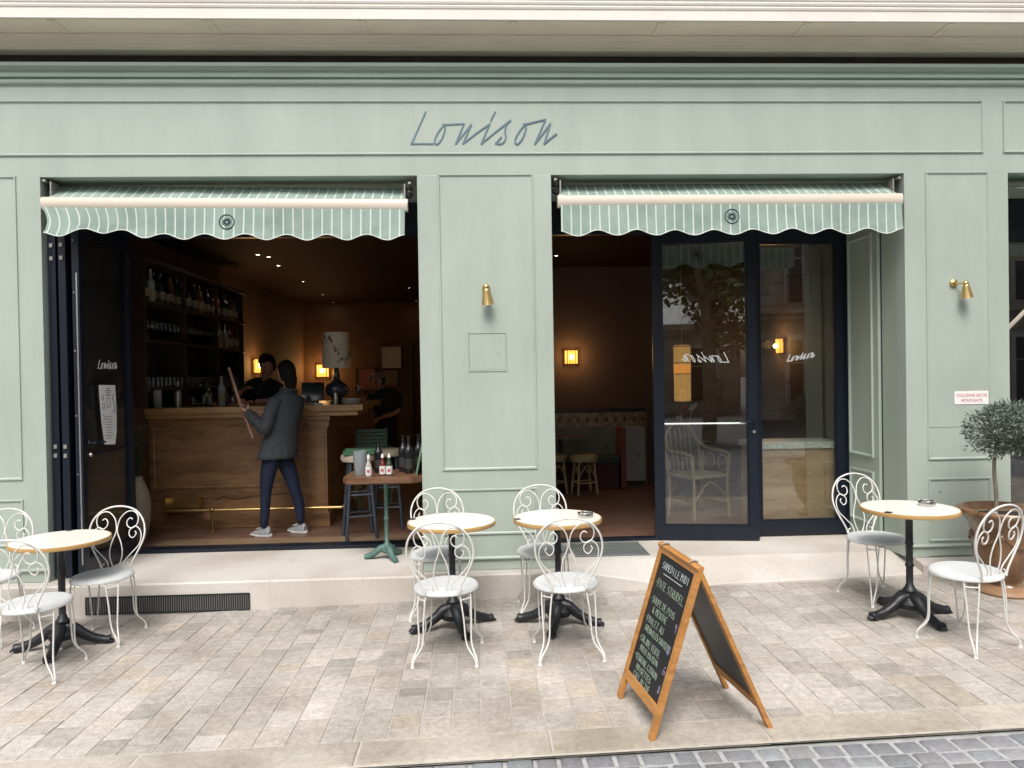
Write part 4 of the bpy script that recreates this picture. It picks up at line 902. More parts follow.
# card terminal / till screen
bm=B(); box(bm,-.12,.12,-.02,.0,.03,.24,.004,M=Matrix.Rotation(R(-18),4,'X')); bm2=B(); box(bm2,-.06,.06,-.06,.08,0,.03,.004)
simple('till_screen','dark tilted till screen standing on the bar top beside the patterned lamp','screen',(-1.80,2.28,1.446),[('screen',bm,mat('dark_screen',(.02,.025,.032),.15)),('stand',bm2,BLK)],rz=R(8))
bm=B(); box(bm,-.05,.05,-.09,.09,0,.012,.003); box(bm,-.04,.045,-.07,.08,.0125,.02,.002); simple('order_pad','white paper order pad on the bar top in front of the till','paper',(-1.72,2.05,1.446),[('pad',bm,PAPER)],rz=R(35))
bm=B(); box(bm,-.04,.04,-.05,.05,0,.01,.002); simple('coaster','white square coaster on the bar top behind the woman','coaster',(-1.93,2.05,1.446),[('card',bm,PAPER)],rz=R(10))
simple('measuring_cup','shiny steel beaker on the bar top below the lamp','beaker',(-1.515,2.06,1.446),[('body',lb([(0,0),(.024,0),(.03,.12),(.028,.12),(.022,.01),(0,.01)]),CHROME)])
bm=B(); 
for i in range(4): lathe(bm,[(0,i*.014),(.07,i*.014),(.10,.012+i*.014),(.098,.015+i*.014),(0,.006+i*.014)],24)
simple('plate_stack','stack of small grey plates on the right end of the bar top','plates',(-1.36,2.12,1.446),[('plates',bm,PAPER)])
o=copy_tree(gw); o.location=(-1.33,2.4,1.446); tag(o,'wine glass alone on the right end of the bar top','glass','glasses at the bar end')
# table lamp
SHADE=mat('patterned_lamp_shade',(.50,.43,.34),.8,col2=(.20,.14,.10),vs=11,stretch=(1,1,1.6)); 
lp=thing('table_lamp','large table lamp with pale patterned drum shade and dark urn base on the bar','lamp',(-1.535,2.25,1.446))
obj('base',lb([(0,0),(.07,0),(.075,.02),(.05,.035),(.06,.06),(.11,.10),(.125,.15),(.11,.20),(.06,.235),(.035,.26),(.03,.33),(.022,.40),(.012,.42),(0,.42)],32),mat('dark_glazed_lamp_base',(.03,.038,.05),.2,coat=.4),lp,50)
SH=mat('pale_lamp_shade',(.50,.435,.35),.85,var=.06,vs=5)
bm=B(); lathe(bm,[(.150,.385),(.138,.765),(.136,.765),(.148,.385)],40); sh=obj('lamp_shade',bm,SH,lp,50)
bm=B(); rnd=random.Random(8)
for k in range(60):
    a=rnd.uniform(PI,2*PI); z=.60+.12*math.sin(a*2.0)+rnd.gauss(0,.03)
    if z>.755: continue
    rr=.150-.012*(z-.385)/.38+.0012; 
    v=[bm.verts.new((rr*math.cos(a+da),rr*math.sin(a+da),z+dz)) for da,dz in ((0,-.020),(.10,-.008),(.15,.020),(.05,.010))]; bm.faces.new(v)
obj('printed_leaves',bm,mat('brown_leaf_print',(.10,.06,.04),.8),sh)
# warm wall sconces
GLOW=mat('lit_amber_glass',(.22,.08,.015),.3,emit=(1.,.42,.07),es=1.15)
GLOWHOT=mat('lit_bulb',(1,.8,.5),.4,emit=(1.,.66,.25),es=14.0)
def sconce(x,y,z,nx,ny,label,pw,s=1):
    t=thing('wall_sconce',label,'wall lamp',(x,y,z),math.atan2(nx,-ny) if True else 0,'lit amber wall sconces inside')
    bm=B(); box(bm,-.05*s,.05*s,-.02,0,-.09*s,.09*s,.003); obj('back_plate',bm,BRASS_D,t)
    bm=B(); 
    for k in range(5): a=-.075*s+k*.0375*s; tube(bm,[(a,-.06-.02*math.cos(k-2),-.09*s),(a,-.065-.02*math.cos(k-2),.09*s)],.014*s,8)
    obj('glass_rods',bm,GLOW,t,60)
    bm=B(); bmesh.ops.create_icosphere(bm,subdivisions=2,radius=.030*s,matrix=Matrix.Translation((0,-.105,0))); obj('bulb',bm,GLOWHOT,t)
    l=bpy.data.lights.new('sconce_light','POINT'); l.energy=pw*.95; l.color=(1,.56,.20); l.shadow_soft_size=.06; lo=bpy.data.objects.new('sconce_light',l); link(lo,t); lo.location=(0,-.20,.02)
sconce(-3.419,4.55,1.95,1,0,'lit amber sconce just past the bottle shelves, the largest glow',9,1.5)
sconce(-3.419,5.6,1.93,1,0,'lit amber sconce on the left wall behind the barman',6,1.1)
sconce(-3.05,8.849,1.88,0,-1,'lit amber sconce on the far wall left of the table lamp',9,1.3)
sconce(1.265,4.349,1.96,0,-1,'lit amber sconce on the wall seen through the right doorway',4,1)
sconce(3.999,3.75,2.05,-1,0,'lit amber sconce seen through the fixed glazed leaf',5,1)
DL=mat('downlight_lamp',(1,.9,.8),.4,emit=(1.,.82,.62),es=30)
d0=None
for i,(x,y) in enumerate(((-2.58,3.06),(-2.50,3.22),(-2.57,3.91),(-2.63,5.51),(-2.7,7.26),(-2.79,8.6),(-1.12,6.4),(-1.18,8.5),(.98,3.33))):
    if d0 is None:
        o=d0=thing('ceiling_spot','x','ceiling light',(x,y,3.2)); bm=B(); lathe(bm,[(.024,-.001),(.045,-.001),(.045,-.008),(.028,-.011),(.024,-.001)],20); obj('rim',bm,BLK,o,40); bm=B(); lathe(bm,[(0,-.005),(.026,-.005),(.026,-.002),(0,-.002)],16); obj('lamp',bm,DL,o)
    else: o=copy_tree(d0); o.location=(x,y,3.2)
    tag(o,['first of the two paired spots nearest the street','second of the two paired spots nearest the street','third spot of the left ceiling row','fourth spot of the left ceiling row','fifth spot of the left ceiling row','farthest spot of the left ceiling row','nearer spot of the right ceiling pair beside the pilaster','farther spot of the right ceiling pair beside the pilaster','single ceiling spot inside the right doorway'][i]+', small and lit','ceiling light','small lit spots in the dark red ceiling')
# back wall: frames, shelf, doorway
def picture(x,z,w,h,m1,label,y=8.845):
    t=thing('framed_picture',label,'picture',(x,y,z),0,'pictures on the far wall'); bm=B(); box(bm,-w/2,w/2,-.02,-.0,-h/2,h/2); obj('picture',bm,m1,t); bm=B(); frame_rect(bm,-w/2-.03,w/2+.03,-h/2-.03,h/2+.03,.03,-.035,-.001); obj('frame',bm,SHELFW,t)
picture(-1.72,2.12,.38,.42,mat('pale_print',(.35,.36,.38),.5),'pale framed print on the far wall right of the lamp shade')
picture(-2.22,1.70,.34,.40,mat('red_print',(.13,.03,.02),.5),'dark red framed print on the far wall low behind the lamp')
picture(-1.78,1.72,.36,.30,mat('mauve_print',(.12,.07,.06),.5),'small mauve framed print on the far wall under the pale one')
bd=thing('back_doorway','dark doorway with pale lintel and lit edge in the far right corner of the bar room','doorway'); bm=B(); box(bm,-1.36,-1.30,8.78,8.849,.19,2.36); box(bm,-1.36,-.2,8.78,8.849,2.361,2.43); obj('door_frame',bm,SHELFW,bd)
bm=B(); box(bm,-1.0,-.3,8.80,8.846,.19,2.03); obj('door_panel',bm,mat('deep_shadow_red',(.03,.008,.006),.7),bd); bm=B(); box(bm,-1.03,-.3,8.79,8.847,2.035,2.25); obj('pale_lintel',bm,mat('tan_panel',(.22,.12,.06),.6),bd); bm=B(); box(bm,-1.04,-1.01,8.785,8.845,.9,2.03); obj('lit_edge',bm,mat('lit_varnished_edge',(.45,.18,.07),.25),bd)  # deep shade and the lit edge are put into these part colours
# ------------------------------------------------------------------ dining side
TILE=mat('patterned_tile',(.35,.30,.20),.3,col2=(.10,.075,.05),vs=16); BLKT=mat('black_tile_line',(.008,.008,.01),.3)
wt=thing('tile_dado','patterned tile frieze over a green grey dado on the wall inside the right doorway','tiling')
bm=B(); box(bm,.622,2.30,4.335,4.349,1.0,1.19); obj('tile_frieze',bm,TILE,wt)
bm=B()
for k in range(13):
    x=.70+k*.13
    for q in range(6): 
        a=q*PI/3; tube(bm,[(x,4.334,1.095),(x+.035*math.cos(a),4.333,1.095+.045*math.sin(a))],.006,4)
    box(bm,x+.063,x+.067,4.333,4.3345,1.0,1.19)
obj('tile_motif',bm,mat('tile_motif_brown',(.05,.03,.02),.4),wt)
bm=B(); box(bm,.622,2.30,4.33,4.349,1.191,1.245); obj('black_line',bm,BLKT,wt)
bm=B(); box(bm,.622,2.30,4.338,4.349,.19,.999); obj('dado',bm,mat('grey_green_dado',(.14,.15,.13),.5,var=.3,vs=7),wt)
bn=thing('wall_bench','dark red upholstered wall bench under the tile frieze','bench'); bm=B(); box(bm,.66,1.84,3.98,4.32,.20,.52); obj('base',bm,mat('dark_red_base',(.05,.012,.01),.6),bn); bm=B(); box(bm,.65,1.86,3.95,4.325,.521,.62,.02); obj('cushion',bm,mat('dark_green_cushion',(.04,.05,.045),.7),bn); bm=B(); box(bm,1.865,1.93,3.93,4.33,.2,1.0,.005); obj('end_panel',bm,mat('brick_red_end',(.16,.04,.025),.5),bn)
wp=thing('cupboard','white cupboard panel against the wall beside the bench','cupboard',(1.96,4.18,.19)); bm=B(); box(bm,0,.28,0,.148,.07,.80,.004); obj('door',bm,mat('grey_white_panel',(.33,.34,.36),.5),wp); bm=B(); box(bm,0.005,.275,.01,.147,.001,.07); obj('plinth',bm,SHELFW,wp); bm=B(); tube(bm,[(.2,-.012,.38),(.2,-.012,.44)],.005,6); obj('handle',bm,BLK,wp)
RAT=mat('honey_rattan',(.33,.25,.135),.5,var=.3,vs=60,bump=.3,bs=90); RATS=mat('woven_cane_seat',(.38,.32,.21),.55,col2=(.20,.15,.08),vs=70,bump=.5,bs=120)
def rattan_stool(x,y,label,a=0):
    t=thing('rattan_stool',label,'stool',(x,y,.19),a,'low rattan stools inside the right doorway')
    bm=B(); lathe(bm,[(0,.50),(.15,.505),(.175,.49),(.18,.46),(.175,.42),(.0,.42)],28); obj('seat',bm,RATS,t,50)
    for k in range(4):
        q=PI/4+k*PI/2; c,s=math.cos(q),math.sin(q); bm=B(); tube(bm,cat([(.14*c,.14*s,.43),(.155*c,.155*s,.25),(.185*c,.185*s,.0)],4),.016,8); obj('leg',bm,RAT,t,60)
        q2=q+PI/2; bm=B(); tube(bm,cat([(.158*c,.158*s,.22),((.15*c+.15*math.cos(q2))/2*1.1,(.15*s+.15*math.sin(q2))/2*1.1,.37),(.158*math.cos(q2),.158*math.sin(q2),.22)],6),.009,6); obj('arch_brace',bm,RAT,t,60)
        bm=B(); tube(bm,[(.165*c,.165*s,.15),(.165*math.cos(q2),.165*math.sin(q2),.15)],.009,6); obj('stretcher',bm,RAT,t,60)
rattan_stool(1.325,3.62,'low round rattan stool standing inside the right doorway in full view',.2); rattan_stool(.93,3.7,'low rattan stool half hidden by the middle pilaster',.5)
tb=thing('dining_table','dark dining table with thin top by the wall bench','table',(1.05,3.95,.19)); bm=B(); box(bm,-.32,.30,-.28,.1,.70,.725,.004); obj('table_top',bm,mat('dark_red_table',(.10,.03,.02),.3),tb); bm=B(); tube(bm,[(0,-.1,.02),(0,-.1,.70)],.025,10); lathe(bm,[(0,.03),(.15,.012),(.17,0),(0,0)],24,(0,-.1,0)); obj('pedestal',bm,BLK,tb,50)
# rattan armchair behind the ajar leaf
ac=thing('rattan_armchair','rattan armchair with curved legs just behind the ajar glazed door','armchair',(2.32,2.0,.19),R(24))
bm=B(); box(bm,-.24,.24,-.22,.24,.42,.455,.015); obj('seat',bm,RATS,ac)
for sx in (-1,1):
    for sy in (-1,1):
        bm=B(); tube(bm,cat([(.23*sx,.21*sy,.0),(.225*sx,.2*sy,.25),(.23*sx,.2*sy,.44),(.25*sx,.21*sy,.66)],4),.016,8); obj('leg',bm,RAT,ac,60)
    bm=B(); tube(bm,cat([(.25*sx,-.22,.66),(.26*sx,-.05,.69),(.26*sx,.15,.70),(.20*sx,.27,.80)],5),.016,8); obj('armrest',bm,RAT,ac,60)
    for q in (-.11,.09):
        bm=B(); tube(bm,[(.245*sx,q+.075*math.cos(2*PI*k/20),.56+.085*math.sin(2*PI*k/20)) for k in range(20)],.007,6,True); obj('side_hoop',bm,RAT,ac,60)
bm=B(); tube(bm,cat([(-.22,.22,.44),(-.23,.27,.75),(-.13,.30,.93),(0,.31,.97),(.13,.30,.93),(.23,.27,.75),(.22,.22,.44)],6),.017,8)
for q in (-.12,-.06,0,.06,.12): tube(bm,[(q,.235,.45),(q*1.1,.30,.93-abs(q)*.4)],.007,6)
obj('backrest',bm,RAT,ac,60)
bm=B(); 
for q in (-1,1): tube(bm,cat([(-.22,.21*q,.2),(0,.19*q,.38),(.22,.21*q,.2)],6),.009,6)
for q in (-1,1): tube(bm,[(.225*q,-.2,.16),(.225*q,.2,.16)],.009,6)
obj('brace',bm,RAT,ac,60)
# amber hanging lantern
al=thing('amber_lantern','tall narrow amber glass wall lantern hanging behind the ajar glazed door','lantern',(2.22,2.2,1.40))
AMB=mat('amber_glass',(.55,.33,.11),.3,var=.3,vs=16,emit=(1.,.50,.12),es=.22)
bm=B(); lathe(bm,[(.0,.0),(.088,.0),(.09,.02),(.09,.60),(.075,.62),(0,.62)],32); obj('shade',bm,AMB,al,50)
bm=B()
for z in (.0,.30,.42,.60): lathe(bm,[(.0915,z),(.093,z+.005),(.0915,z+.01)],32)
tube(bm,[(0,0,.62),(0,0,1.8)],.004,6); obj('frame',bm,BRASS_D,al,50)
bm=B(); lathe(bm,[(.0905,.31),(.0908,.41)],32); obj('band',bm,mat('deep_amber_band',(.5,.16,.02),.4,emit=(1,.36,.05),es=.4),al,50)
# banquette end behind the fixed leaf
TERR=mat('speckled_terrazzo',(.52,.52,.46),.4,col2=(.16,.17,.15),vs=70)
bq=thing('service_counter','low light wood counter with speckled stone top behind the fixed glazed leaf','counter'); bm=B(); box(bm,2.59,3.40,1.03,1.45,.19,.985); obj('front_panel',bm,wood_mat('honey_ply',(.20,.115,.055),(.34,.215,.115),(1.4,1,5),.5,ws=1.6),bq); bm=B(); box(bm,2.57,3.42,1.01,1.47,.986,1.045,.004); obj('stone_top',bm,TERR,bq)
# flowers glimpsed behind the glass
fl=thing('flower_vase','small vase with red and white blooms behind the ajar glazed door','vase',(2.42,2.75,.19)); bm=B(); box(bm,-.25,.25,-.2,.2,.70,.73,.004); tube(bm,[(0,0,0),(0,0,.70)],.03,10); obj('stand',bm,BLK,fl)
bm=B(); lathe(bm,[(0,.731),(.04,.731),(.05,.80),(.03,.88),(.034,.90),(.03,.90),(0,.80)],20); obj('vase_body',bm,CLEAR,fl,50)
for c_,ps,nm in (((.45,.05,.03),((-.05,0,1.05),(-.02,.02,1.12)),'red_bloom'),((.6,.6,.55),((.06,0,1.10),(.09,.03,1.13),(-.09,0,1.0)),'white_bloom')):
    bm=B()
    for p in ps:
        tube(bm,[(0,0,.85),p],.003,4)
        for k in range(14): a=k*2.4; dv=Vector((math.cos(a)*.03,math.sin(a)*.03,.012*(k%3))); q=Vector(p); v=[bm.verts.new(z) for z in (q,q+dv+Vector((0,0,.02)),q+dv*1.3,q+dv*.6-Vector((0,0,.012)))]; bm.faces.new(v)
    obj(nm,bm,mat(nm,c_,.7),fl)
# ------------------------------------------------------------------ serving table on the sill
VERD=mat('green_painted_iron',(.075,.15,.13),.45,var=.25,vs=30,bump=.2,bs=60)
st=thing('serving_table','small wooden serving table with green cast iron foot standing in the left doorway','table',(-.80,.46,.19))
bm=B(); prism(bm,[(-.325,-.17),(-.27,-.26),(.24,-.26),(.35,-.17),(.35,.20),(.28,.27),(-.27,.27),(-.325,.20)],lambda a,b,w_:(a,b,.665+w_),.055); bmesh.ops.bevel(bm,geom=list(bm.edges),offset=.008,segments=2,affect='EDGES'); obj('table_top',bm,wood_mat('reddish_table_top',(.10,.045,.024),(.20,.105,.06),(1,8,6),.35,ws=1.8),st)
bm=B(); lathe(bm,[(.06,.664),(.05,.65),(.018,.62),(.017,.36),(.024,.35),(.024,.335),(.018,.33),(.018,.14),(.03,.13),(.036,.10),(.045,.07),(.03,.05),(0,.05)],24); obj('column',bm,VERD,st,50)
for k in range(3):
    a=R(-60)+k*2*PI/3; c,s=math.cos(a),math.sin(a); bm=B(); pth=cat([(.01,0,.10),(.06,0,.085),(.11,0,.045),(.165,0,.024),(.19,0,.018)],4); tube(bm,pth,[.032-.012*i/len(pth) for i in range(len(pth))],9); tube(bm,[(p.x,p.y,p.z+.018) for p in pth][:-2],.007,6)
    for v in bm.verts: x_,y_=v.co.x,v.co.y; v.co=Vector((x_*c-y_*s,x_*s+y_*c,max(.001,v.co.z)))
    obj('leg',bm,VERD,st,60)
tz=.9105
def sauce(x,y,label,col,cap):
    t=thing('sauce_bottle',label,'bottle',(x,y,tz),0,'sauce bottles on the serving table'); m=mat('sauce_'+col[0],col[1],.15,coat=.4); s=1.0
    obj('glass_body',lb([(0,0),(.024,0),(.026,.006),(.026,.085),(.018,.11),(.011,.125),(.011,.145),(0,.146)],18),m,t,50); bm=B(); lathe(bm,[(.0266,.012),(.0266,.08)],18); obj('label',bm,PAPER,t,60); bm=B(); lathe(bm,[(0,.18),(.010,.178),(.012,.146),(0,.1465)],14); obj('cap',bm,cap,t,50); bm=B(); 
    box(bm,-.011,.011,-.0275,-.0262,.034,.058); o=obj('label_print',bm,SIGNR,t); return t
WC=mat('white_cap',(.7,.7,.68),.4)
sauce(-.915,.28,'pale sauce bottle with pink diamond label, alone at left on the serving table',('pale',(.35,.33,.30)),WC); sauce(-.808,.33,'red sauce bottle with white cap, left of a close pair on the serving table',('red',(.12,.015,.01)),WC); sauce(-.752,.32,'green sauce bottle with white cap, right of a close pair on the serving table',('green',(.03,.05,.025)),WC)
simple('tumbler_stack','tall stack of clear tumblers on the left of the serving table','glasses',(-1.00,.40,tz),[('tumbler',lb([(0,0),(.05,0),(.052,.01),(.06,.17),(.063,.20),(.06,.20),(.05,.01),(0,.01)],28),mat('frosted_glass',(.42,.46,.48),.15,coat=.5,trans=.6))])
for i,(x,y,l_) in enumerate(((-.865,.52,'near black wine bottle at the back left of the serving table'),(-.66,.55,'near black wine bottle at the back of the serving table'),(-.60,.42,'near black wine bottle leaning place at the right of the serving table'),(-.53,.56,'near black wine bottle nearest the pilaster on the serving table'))):
    bottle(0,4,(x,y,tz),l_.replace(' leaning place',''),'wine bottles on the serving table',s=1.0 if i else .9,lab=LABD)
bm=B(); box(bm,-.008,.008,-.13,.13,0,.34,.003,M=Matrix.Rotation(R(12),4,'Y')); MENUG=mat('green_menu_board',(.11,.20,.12),.6,var=.1,vs=20)
simple('menu_board','tall green menu board leaning against the middle pilaster','menu',(-.53,.42,tz),[('board',bm,MENUG)])
# bar stools
STB=mat('dark_blue_grey_paint',(.035,.045,.06),.4)
def bar_stool(x,y,label,a=0):
    t=thing('bar_stool',label,'stool',(x,y,.19),a,'bar stools beyond the serving table')
    bm=B(); lathe(bm,[(0,.80),(.15,.80),(.168,.79),(.17,.76),(.16,.735),(0,.735)],28); obj('seat',bm,mat('cream_seat_pad',(.42,.37,.28),.6,var=.1,vs=9),t,50)
    for k in range(4):
        q=PI/4+k*PI/2; c,s=math.cos(q),math.sin(q); bm=B(); tube(bm,[(.12*c,.12*s,.735),(.20*c,.20*s,0)],.017,8); obj('leg',bm,STB,t,60); q2=q+PI/2
        for z,rr in ((.22,.178),(.42,.155)): bm=B(); tube(bm,[(rr*c,rr*s,z),(rr*math.cos(q2),rr*math.sin(q2),z)],.011,6); obj('stretcher',bm,STB,t,60)
bar_stool(-1.17,1.35,'dark legged bar stool with cream seat carrying folded green cloth, behind the serving table',.3); bar_stool(-.95,1.8,'second dark legged bar stool half hidden behind the serving table',.1)
bm=B(); box(bm,-.15,.14,-.12,.12,0,.03,.01); box(bm,-.13,.15,-.11,.11,.0305,.05,.008)
simple('folded_cloth','folded green cloth lying on the cream bar stool seat','cloth',(-1.16,1.33,.991),[('cloth',bm,mat('green_cloth',(.05,.14,.075),.85,var=.2,vs=12,bump=.3))],rz=.2)
gc=thing('green_chair','green slatted chair deep in the room behind the bar stool','chair',(-1.25,2.75,.19)); GRC=mat('green_chair_paint',(.07,.17,.12),.45)
bm=B()
for k in range(5): box(bm,-.17,.17,-.01,.01,.74+k*.042,.772+k*.042,.003)
obj('backrest',bm,GRC,gc); bm=B(); box(bm,-.19,.19,.02,.38,.70,.725,.004); obj('seat',bm,GRC,gc)
for sx in (-.17,.17):
    for yy in (0.02,.36): bm=B(); tube(bm,[(sx,yy,.95 if yy<.1 else .70),(sx,yy,0)],.014,8); obj('leg',bm,GRC,gc,60)

# ------------------------------------------------------------------ people
SKIN=mat('skin',(.42,.24,.17),.5,var=.05,vs=20); SKIN2=mat('tanned_skin',(.33,.17,.12),.5,var=.05,vs=20); HAIR=mat('black_hair',(.004,.0035,.0035),.6,spec=.2,bump=.6,bs=120,stretch=(3,3,.5))
def skin(name,chains,m,parent,sub=2):
    """chains: (list of (x,y,z,r), list of edges); one Skin surface each, in one mesh"""
    me=bpy.data.meshes.new(name); V=[];E_=[];Rr=[];roots=[]
    for pts,ed in chains:
        b=len(V); roots.append(b); V+=[p[:3] for p in pts]; Rr+=[p[3:] for p in pts]; E_+=[(a+b,c+b) for a,c in (ed or [(i,i+1) for i in range(len(pts)-1)])]
    me.from_pydata(V,E_,[]); o=link(bpy.data.objects.new(name,me),parent); me.materials.append(m)
    md=o.modifiers.new('skin','SKIN'); md.use_smooth_shade=True
    sv=me.skin_vertices[0].data if me.skin_vertices else None
    if sv is None:
        bpy.context.view_layer.objects.active=o; bpy.ops.mesh.customdata_skin_add(); sv=me.skin_vertices[0].data
    for i,q in enumerate(Rr): sv[i].radius=(q[0],q[-1]); sv[i].use_root=i in roots
    s=o.modifiers.new('sub','SUBSURF'); s.levels=sub; s.render_levels=sub
    dg=bpy.context.evaluated_depsgraph_get(); bpy.context.view_layer.update(); dg=bpy.context.evaluated_depsgraph_get()
    nm=bpy.data.meshes.new_from_object(o.evaluated_get(dg)); nm.name=name; o.modifiers.clear(); o.data=nm; nm.materials.clear(); nm.materials.append(m)
    for p in nm.polygons:p.use_smooth=True
    return o
def loft(bm,rings,n=24,capb=True,capt=True):
    L_=[]
    for (c,rx,ry,a) in rings: L_.append([bm.verts.new((c[0]+rx*math.cos(t)*math.cos(a)-ry*math.sin(t)*math.sin(a),c[1]+rx*math.cos(t)*math.sin(a)+ry*math.sin(t)*math.cos(a),c[2])) for t in [2*PI*k/n for k in range(n)]])
    for A,C in zip(L_,L_[1:]):
        for k in range(n): bm.faces.new((A[k],A[(k+1)%n],C[(k+1)%n],C[k]))
    if capb:bm.faces.new(L_[0][::-1])
    if capt:bm.faces.new(L_[-1])
def head(parent,c,face,m,tilt=0,sc=1,hair=1):
    """head with face, ears and hair; face = yaw the face looks to (radians, 0 = -Y)"""
    Mh=Matrix.Translation(c)@Matrix.Rotation(face,4,'Z')@Matrix.Rotation(tilt,4,'X')@Matrix.Scale(sc,4)
    bm=B(); bmesh.ops.create_icosphere(bm,subdivisions=4,radius=1)
    for v in bm.verts:
        x,y,z=v.co; w=.074*(1-.22*max(0,-z)**1.5); d_=.096; h=.115 if z>0 else .122
        X,Y,Z=x*w,y*d_*(1-.12*max(0,-z)),z*h
        if y<0: # face side: brow, sockets, nose, lips, chin
            Y*=.90; nz=math.exp(-(X/.011)**2)*math.exp(-((Z+.018)/.026)**2)*.020*(1 if Z<.01 else .6); Y-=nz
            Y+=.008*(math.exp(-((abs(X)-.030)/.013)**2)*math.exp(-((Z-.008)/.012)**2)); Y-=.006*math.exp(-(X/.022)**2)*math.exp(-((Z+.058)/.008)**2); Y-=.010*math.exp(-(X/.025)**2)*math.exp(-((Z+.095)/.018)**2)
        v.co=Mh@Vector((X,Y,Z))
    o=obj('head',bm,m,parent,180)
    for s in (-1,1):
        bm=B(); bmesh.ops.create_icosphere(bm,subdivisions=2,radius=.011,matrix=Mh@Matrix.Translation((s*.030,-.074,.008))); obj('eye',bm,BLK,o,180)
        bm=B(); bmesh.ops.create_icosphere(bm,subdivisions=2,radius=1,matrix=Mh@Matrix.Translation((s*.073,.012,-.008))@Matrix.Diagonal((.009,.018,.03,1))); obj('ear',bm,m,o,180)
    bm=B(); bmesh.ops.create_icosphere(bm,subdivisions=4,radius=1)
    for v in bm.verts:
        x,y,z=v.co; k=1.10+.025*math.sin(9*x+7*y)*math.sin(11*z); X,Y,Z=x*.080*k,y*.098*k+.006,z*.118*k+.008
        if y<.1 and Z<.045+(.03*y): Y=max(Y,-.01+(.0)); 
        if Y<0 and Z<.05: Y*=.2; Z=max(Z,.02)
        v.co=Mh@Vector((X,Y,Z if Z>-.075 else -.075+(Z+.075)*.3))
    obj('hair',bm,HAIR,parent,180)
    return Mh
def hand_chains(w,d,n,s=1,curl=.9):
    """palm plus five bent fingers; w wrist, d direction, n palm normal (fingers curl towards it)"""
    w=Vector(w); d=Vector(d).normalized(); n=Vector(n); n=(n-d*n.dot(d)).normalized(); sd=d.cross(n)
    ch=[([tuple(w)+(.024*s,),tuple(w+d*.03*s)+(.028*s,.022*s),tuple(w+d*.085*s)+(.036*s,.018*s)],None)]
    for k,(off,ln) in enumerate(((-.030,.070),(-.010,.080),(.010,.076),(.029,.060))):
        p=w+d*.075*s+sd*off*s; pts=[p]; a=0
        for j in range(3): a+=curl*(.6,.9,.8)[j]; pts.append(pts[-1]+(d*math.cos(a)+n*math.sin(a))*ln*s/3)
        ch.append(([tuple(q)+((.0095-.0012*i)*s,) for i,q in enumerate(pts)],None))
    p=w+d*.025*s-sd*.022*s; pts=[p,p+(-sd*.8+d*.5+n*.3).normalized()*.035*s,p+(-sd*.8+d*.5+n*.3).normalized()*.035*s+(d*.7+n*.7-sd*.1).normalized()*.03*s]
    ch.append(([tuple(q)+(r_*s,) for q,r_ in zip(pts,(.012,.0105,.008))],None)); return ch
# woman at the bar --------------------------------------------------
wo=thing('person','woman in grey blazer, navy jeans and silver trainers holding a wooden stick at the bar','person',(0,0,0))
Fa=R(37)  # shoulder axis turned
sh=Vector((math.cos(Fa+R(16)),math.sin(Fa+R(16)),0))
body=[(-1.975,1.55,1.0,.09),(-1.95,1.55,1.22,.09),(-1.90,1.55,1.44,.09),(-1.895,1.555,1.58,.05),(-1.885,1.555,1.66,.048),
(-1.955,1.43,1.49,.045),(-2.045,1.36,1.25,.036),(-2.22,1.42,1.395,.028),
(-1.80,1.66,1.49,.045),(-1.93,1.80,1.24,.036),(-2.15,1.74,1.37,.028),
(-2.06,1.49,.95,.06),(-2.10,1.49,.62,.042),(-2.125,1.50,.28,.030),
(-1.93,1.61,.95,.06),(-1.835,1.61,.62,.042),(-1.80,1.62,.29,.030)]
bed=[(0,1),(1,2),(2,3),(3,4),(2,5),(5,6),(6,7),(2,8),(8,9),(9,10),(0,11),(11,12),(12,13),(0,14),(14,15),(15,16)]
hc=hand_chains((-2.225,1.425,1.40),(-.72,.1,.55),(-.2,.9,.2),1.0,1.05)+hand_chains((-2.16,1.74,1.375),(-.85,-.1,.25),(0,-.4,-.8),1.0,.5)
skin('body',[(body,bed)]+hc,SKIN,wo)
Mh=head(wo,Vector((-1.895,1.56,1.775)),R(-128),SKIN,tilt=R(4),sc=.98)
bm=B(); loft(bm,[((-1.86,1.545,1.60),.035,.035,0),((-1.845,1.54,1.64),.052,.045,0),((-1.85,1.54,1.72),.068,.062,0),((-1.86,1.55,1.80),.055,.05,0)],16); obj('hair_tail',bm,HAIR,wo,180)
BLAZ=mat('charcoal_blue_wool',(.040,.048,.058),.85,var=.25,vs=24,bump=1.0,bs=11,stretch=(1,1,.5)); 
a=R(40); bm=B()
loft(bm,[((-1.985,1.55,.945),.198,.152,a),((-1.983,1.55,.985),.194,.148,a),((-1.975,1.55,1.03),.188,.142,a),((-1.965,1.55,1.08),.181,.136,a),((-1.96,1.55,1.12),.175,.130,a),((-1.952,1.55,1.16),.169,.124,a),((-1.947,1.55,1.20),.165,.120,a),((-1.943,1.55,1.24),.166,.120,a),((-1.937,1.55,1.28),.165,.118,a),((-1.925,1.55,1.34),.170,.120,a),((-1.905,1.55,1.45),.178,.118,a),((-1.893,1.55,1.52),.165,.102,a),((-1.89,1.55,1.565),.115,.082,a),((-1.89,1.555,1.60),.075,.068,a),((-1.893,1.555,1.635),.058,.056,a)],32)
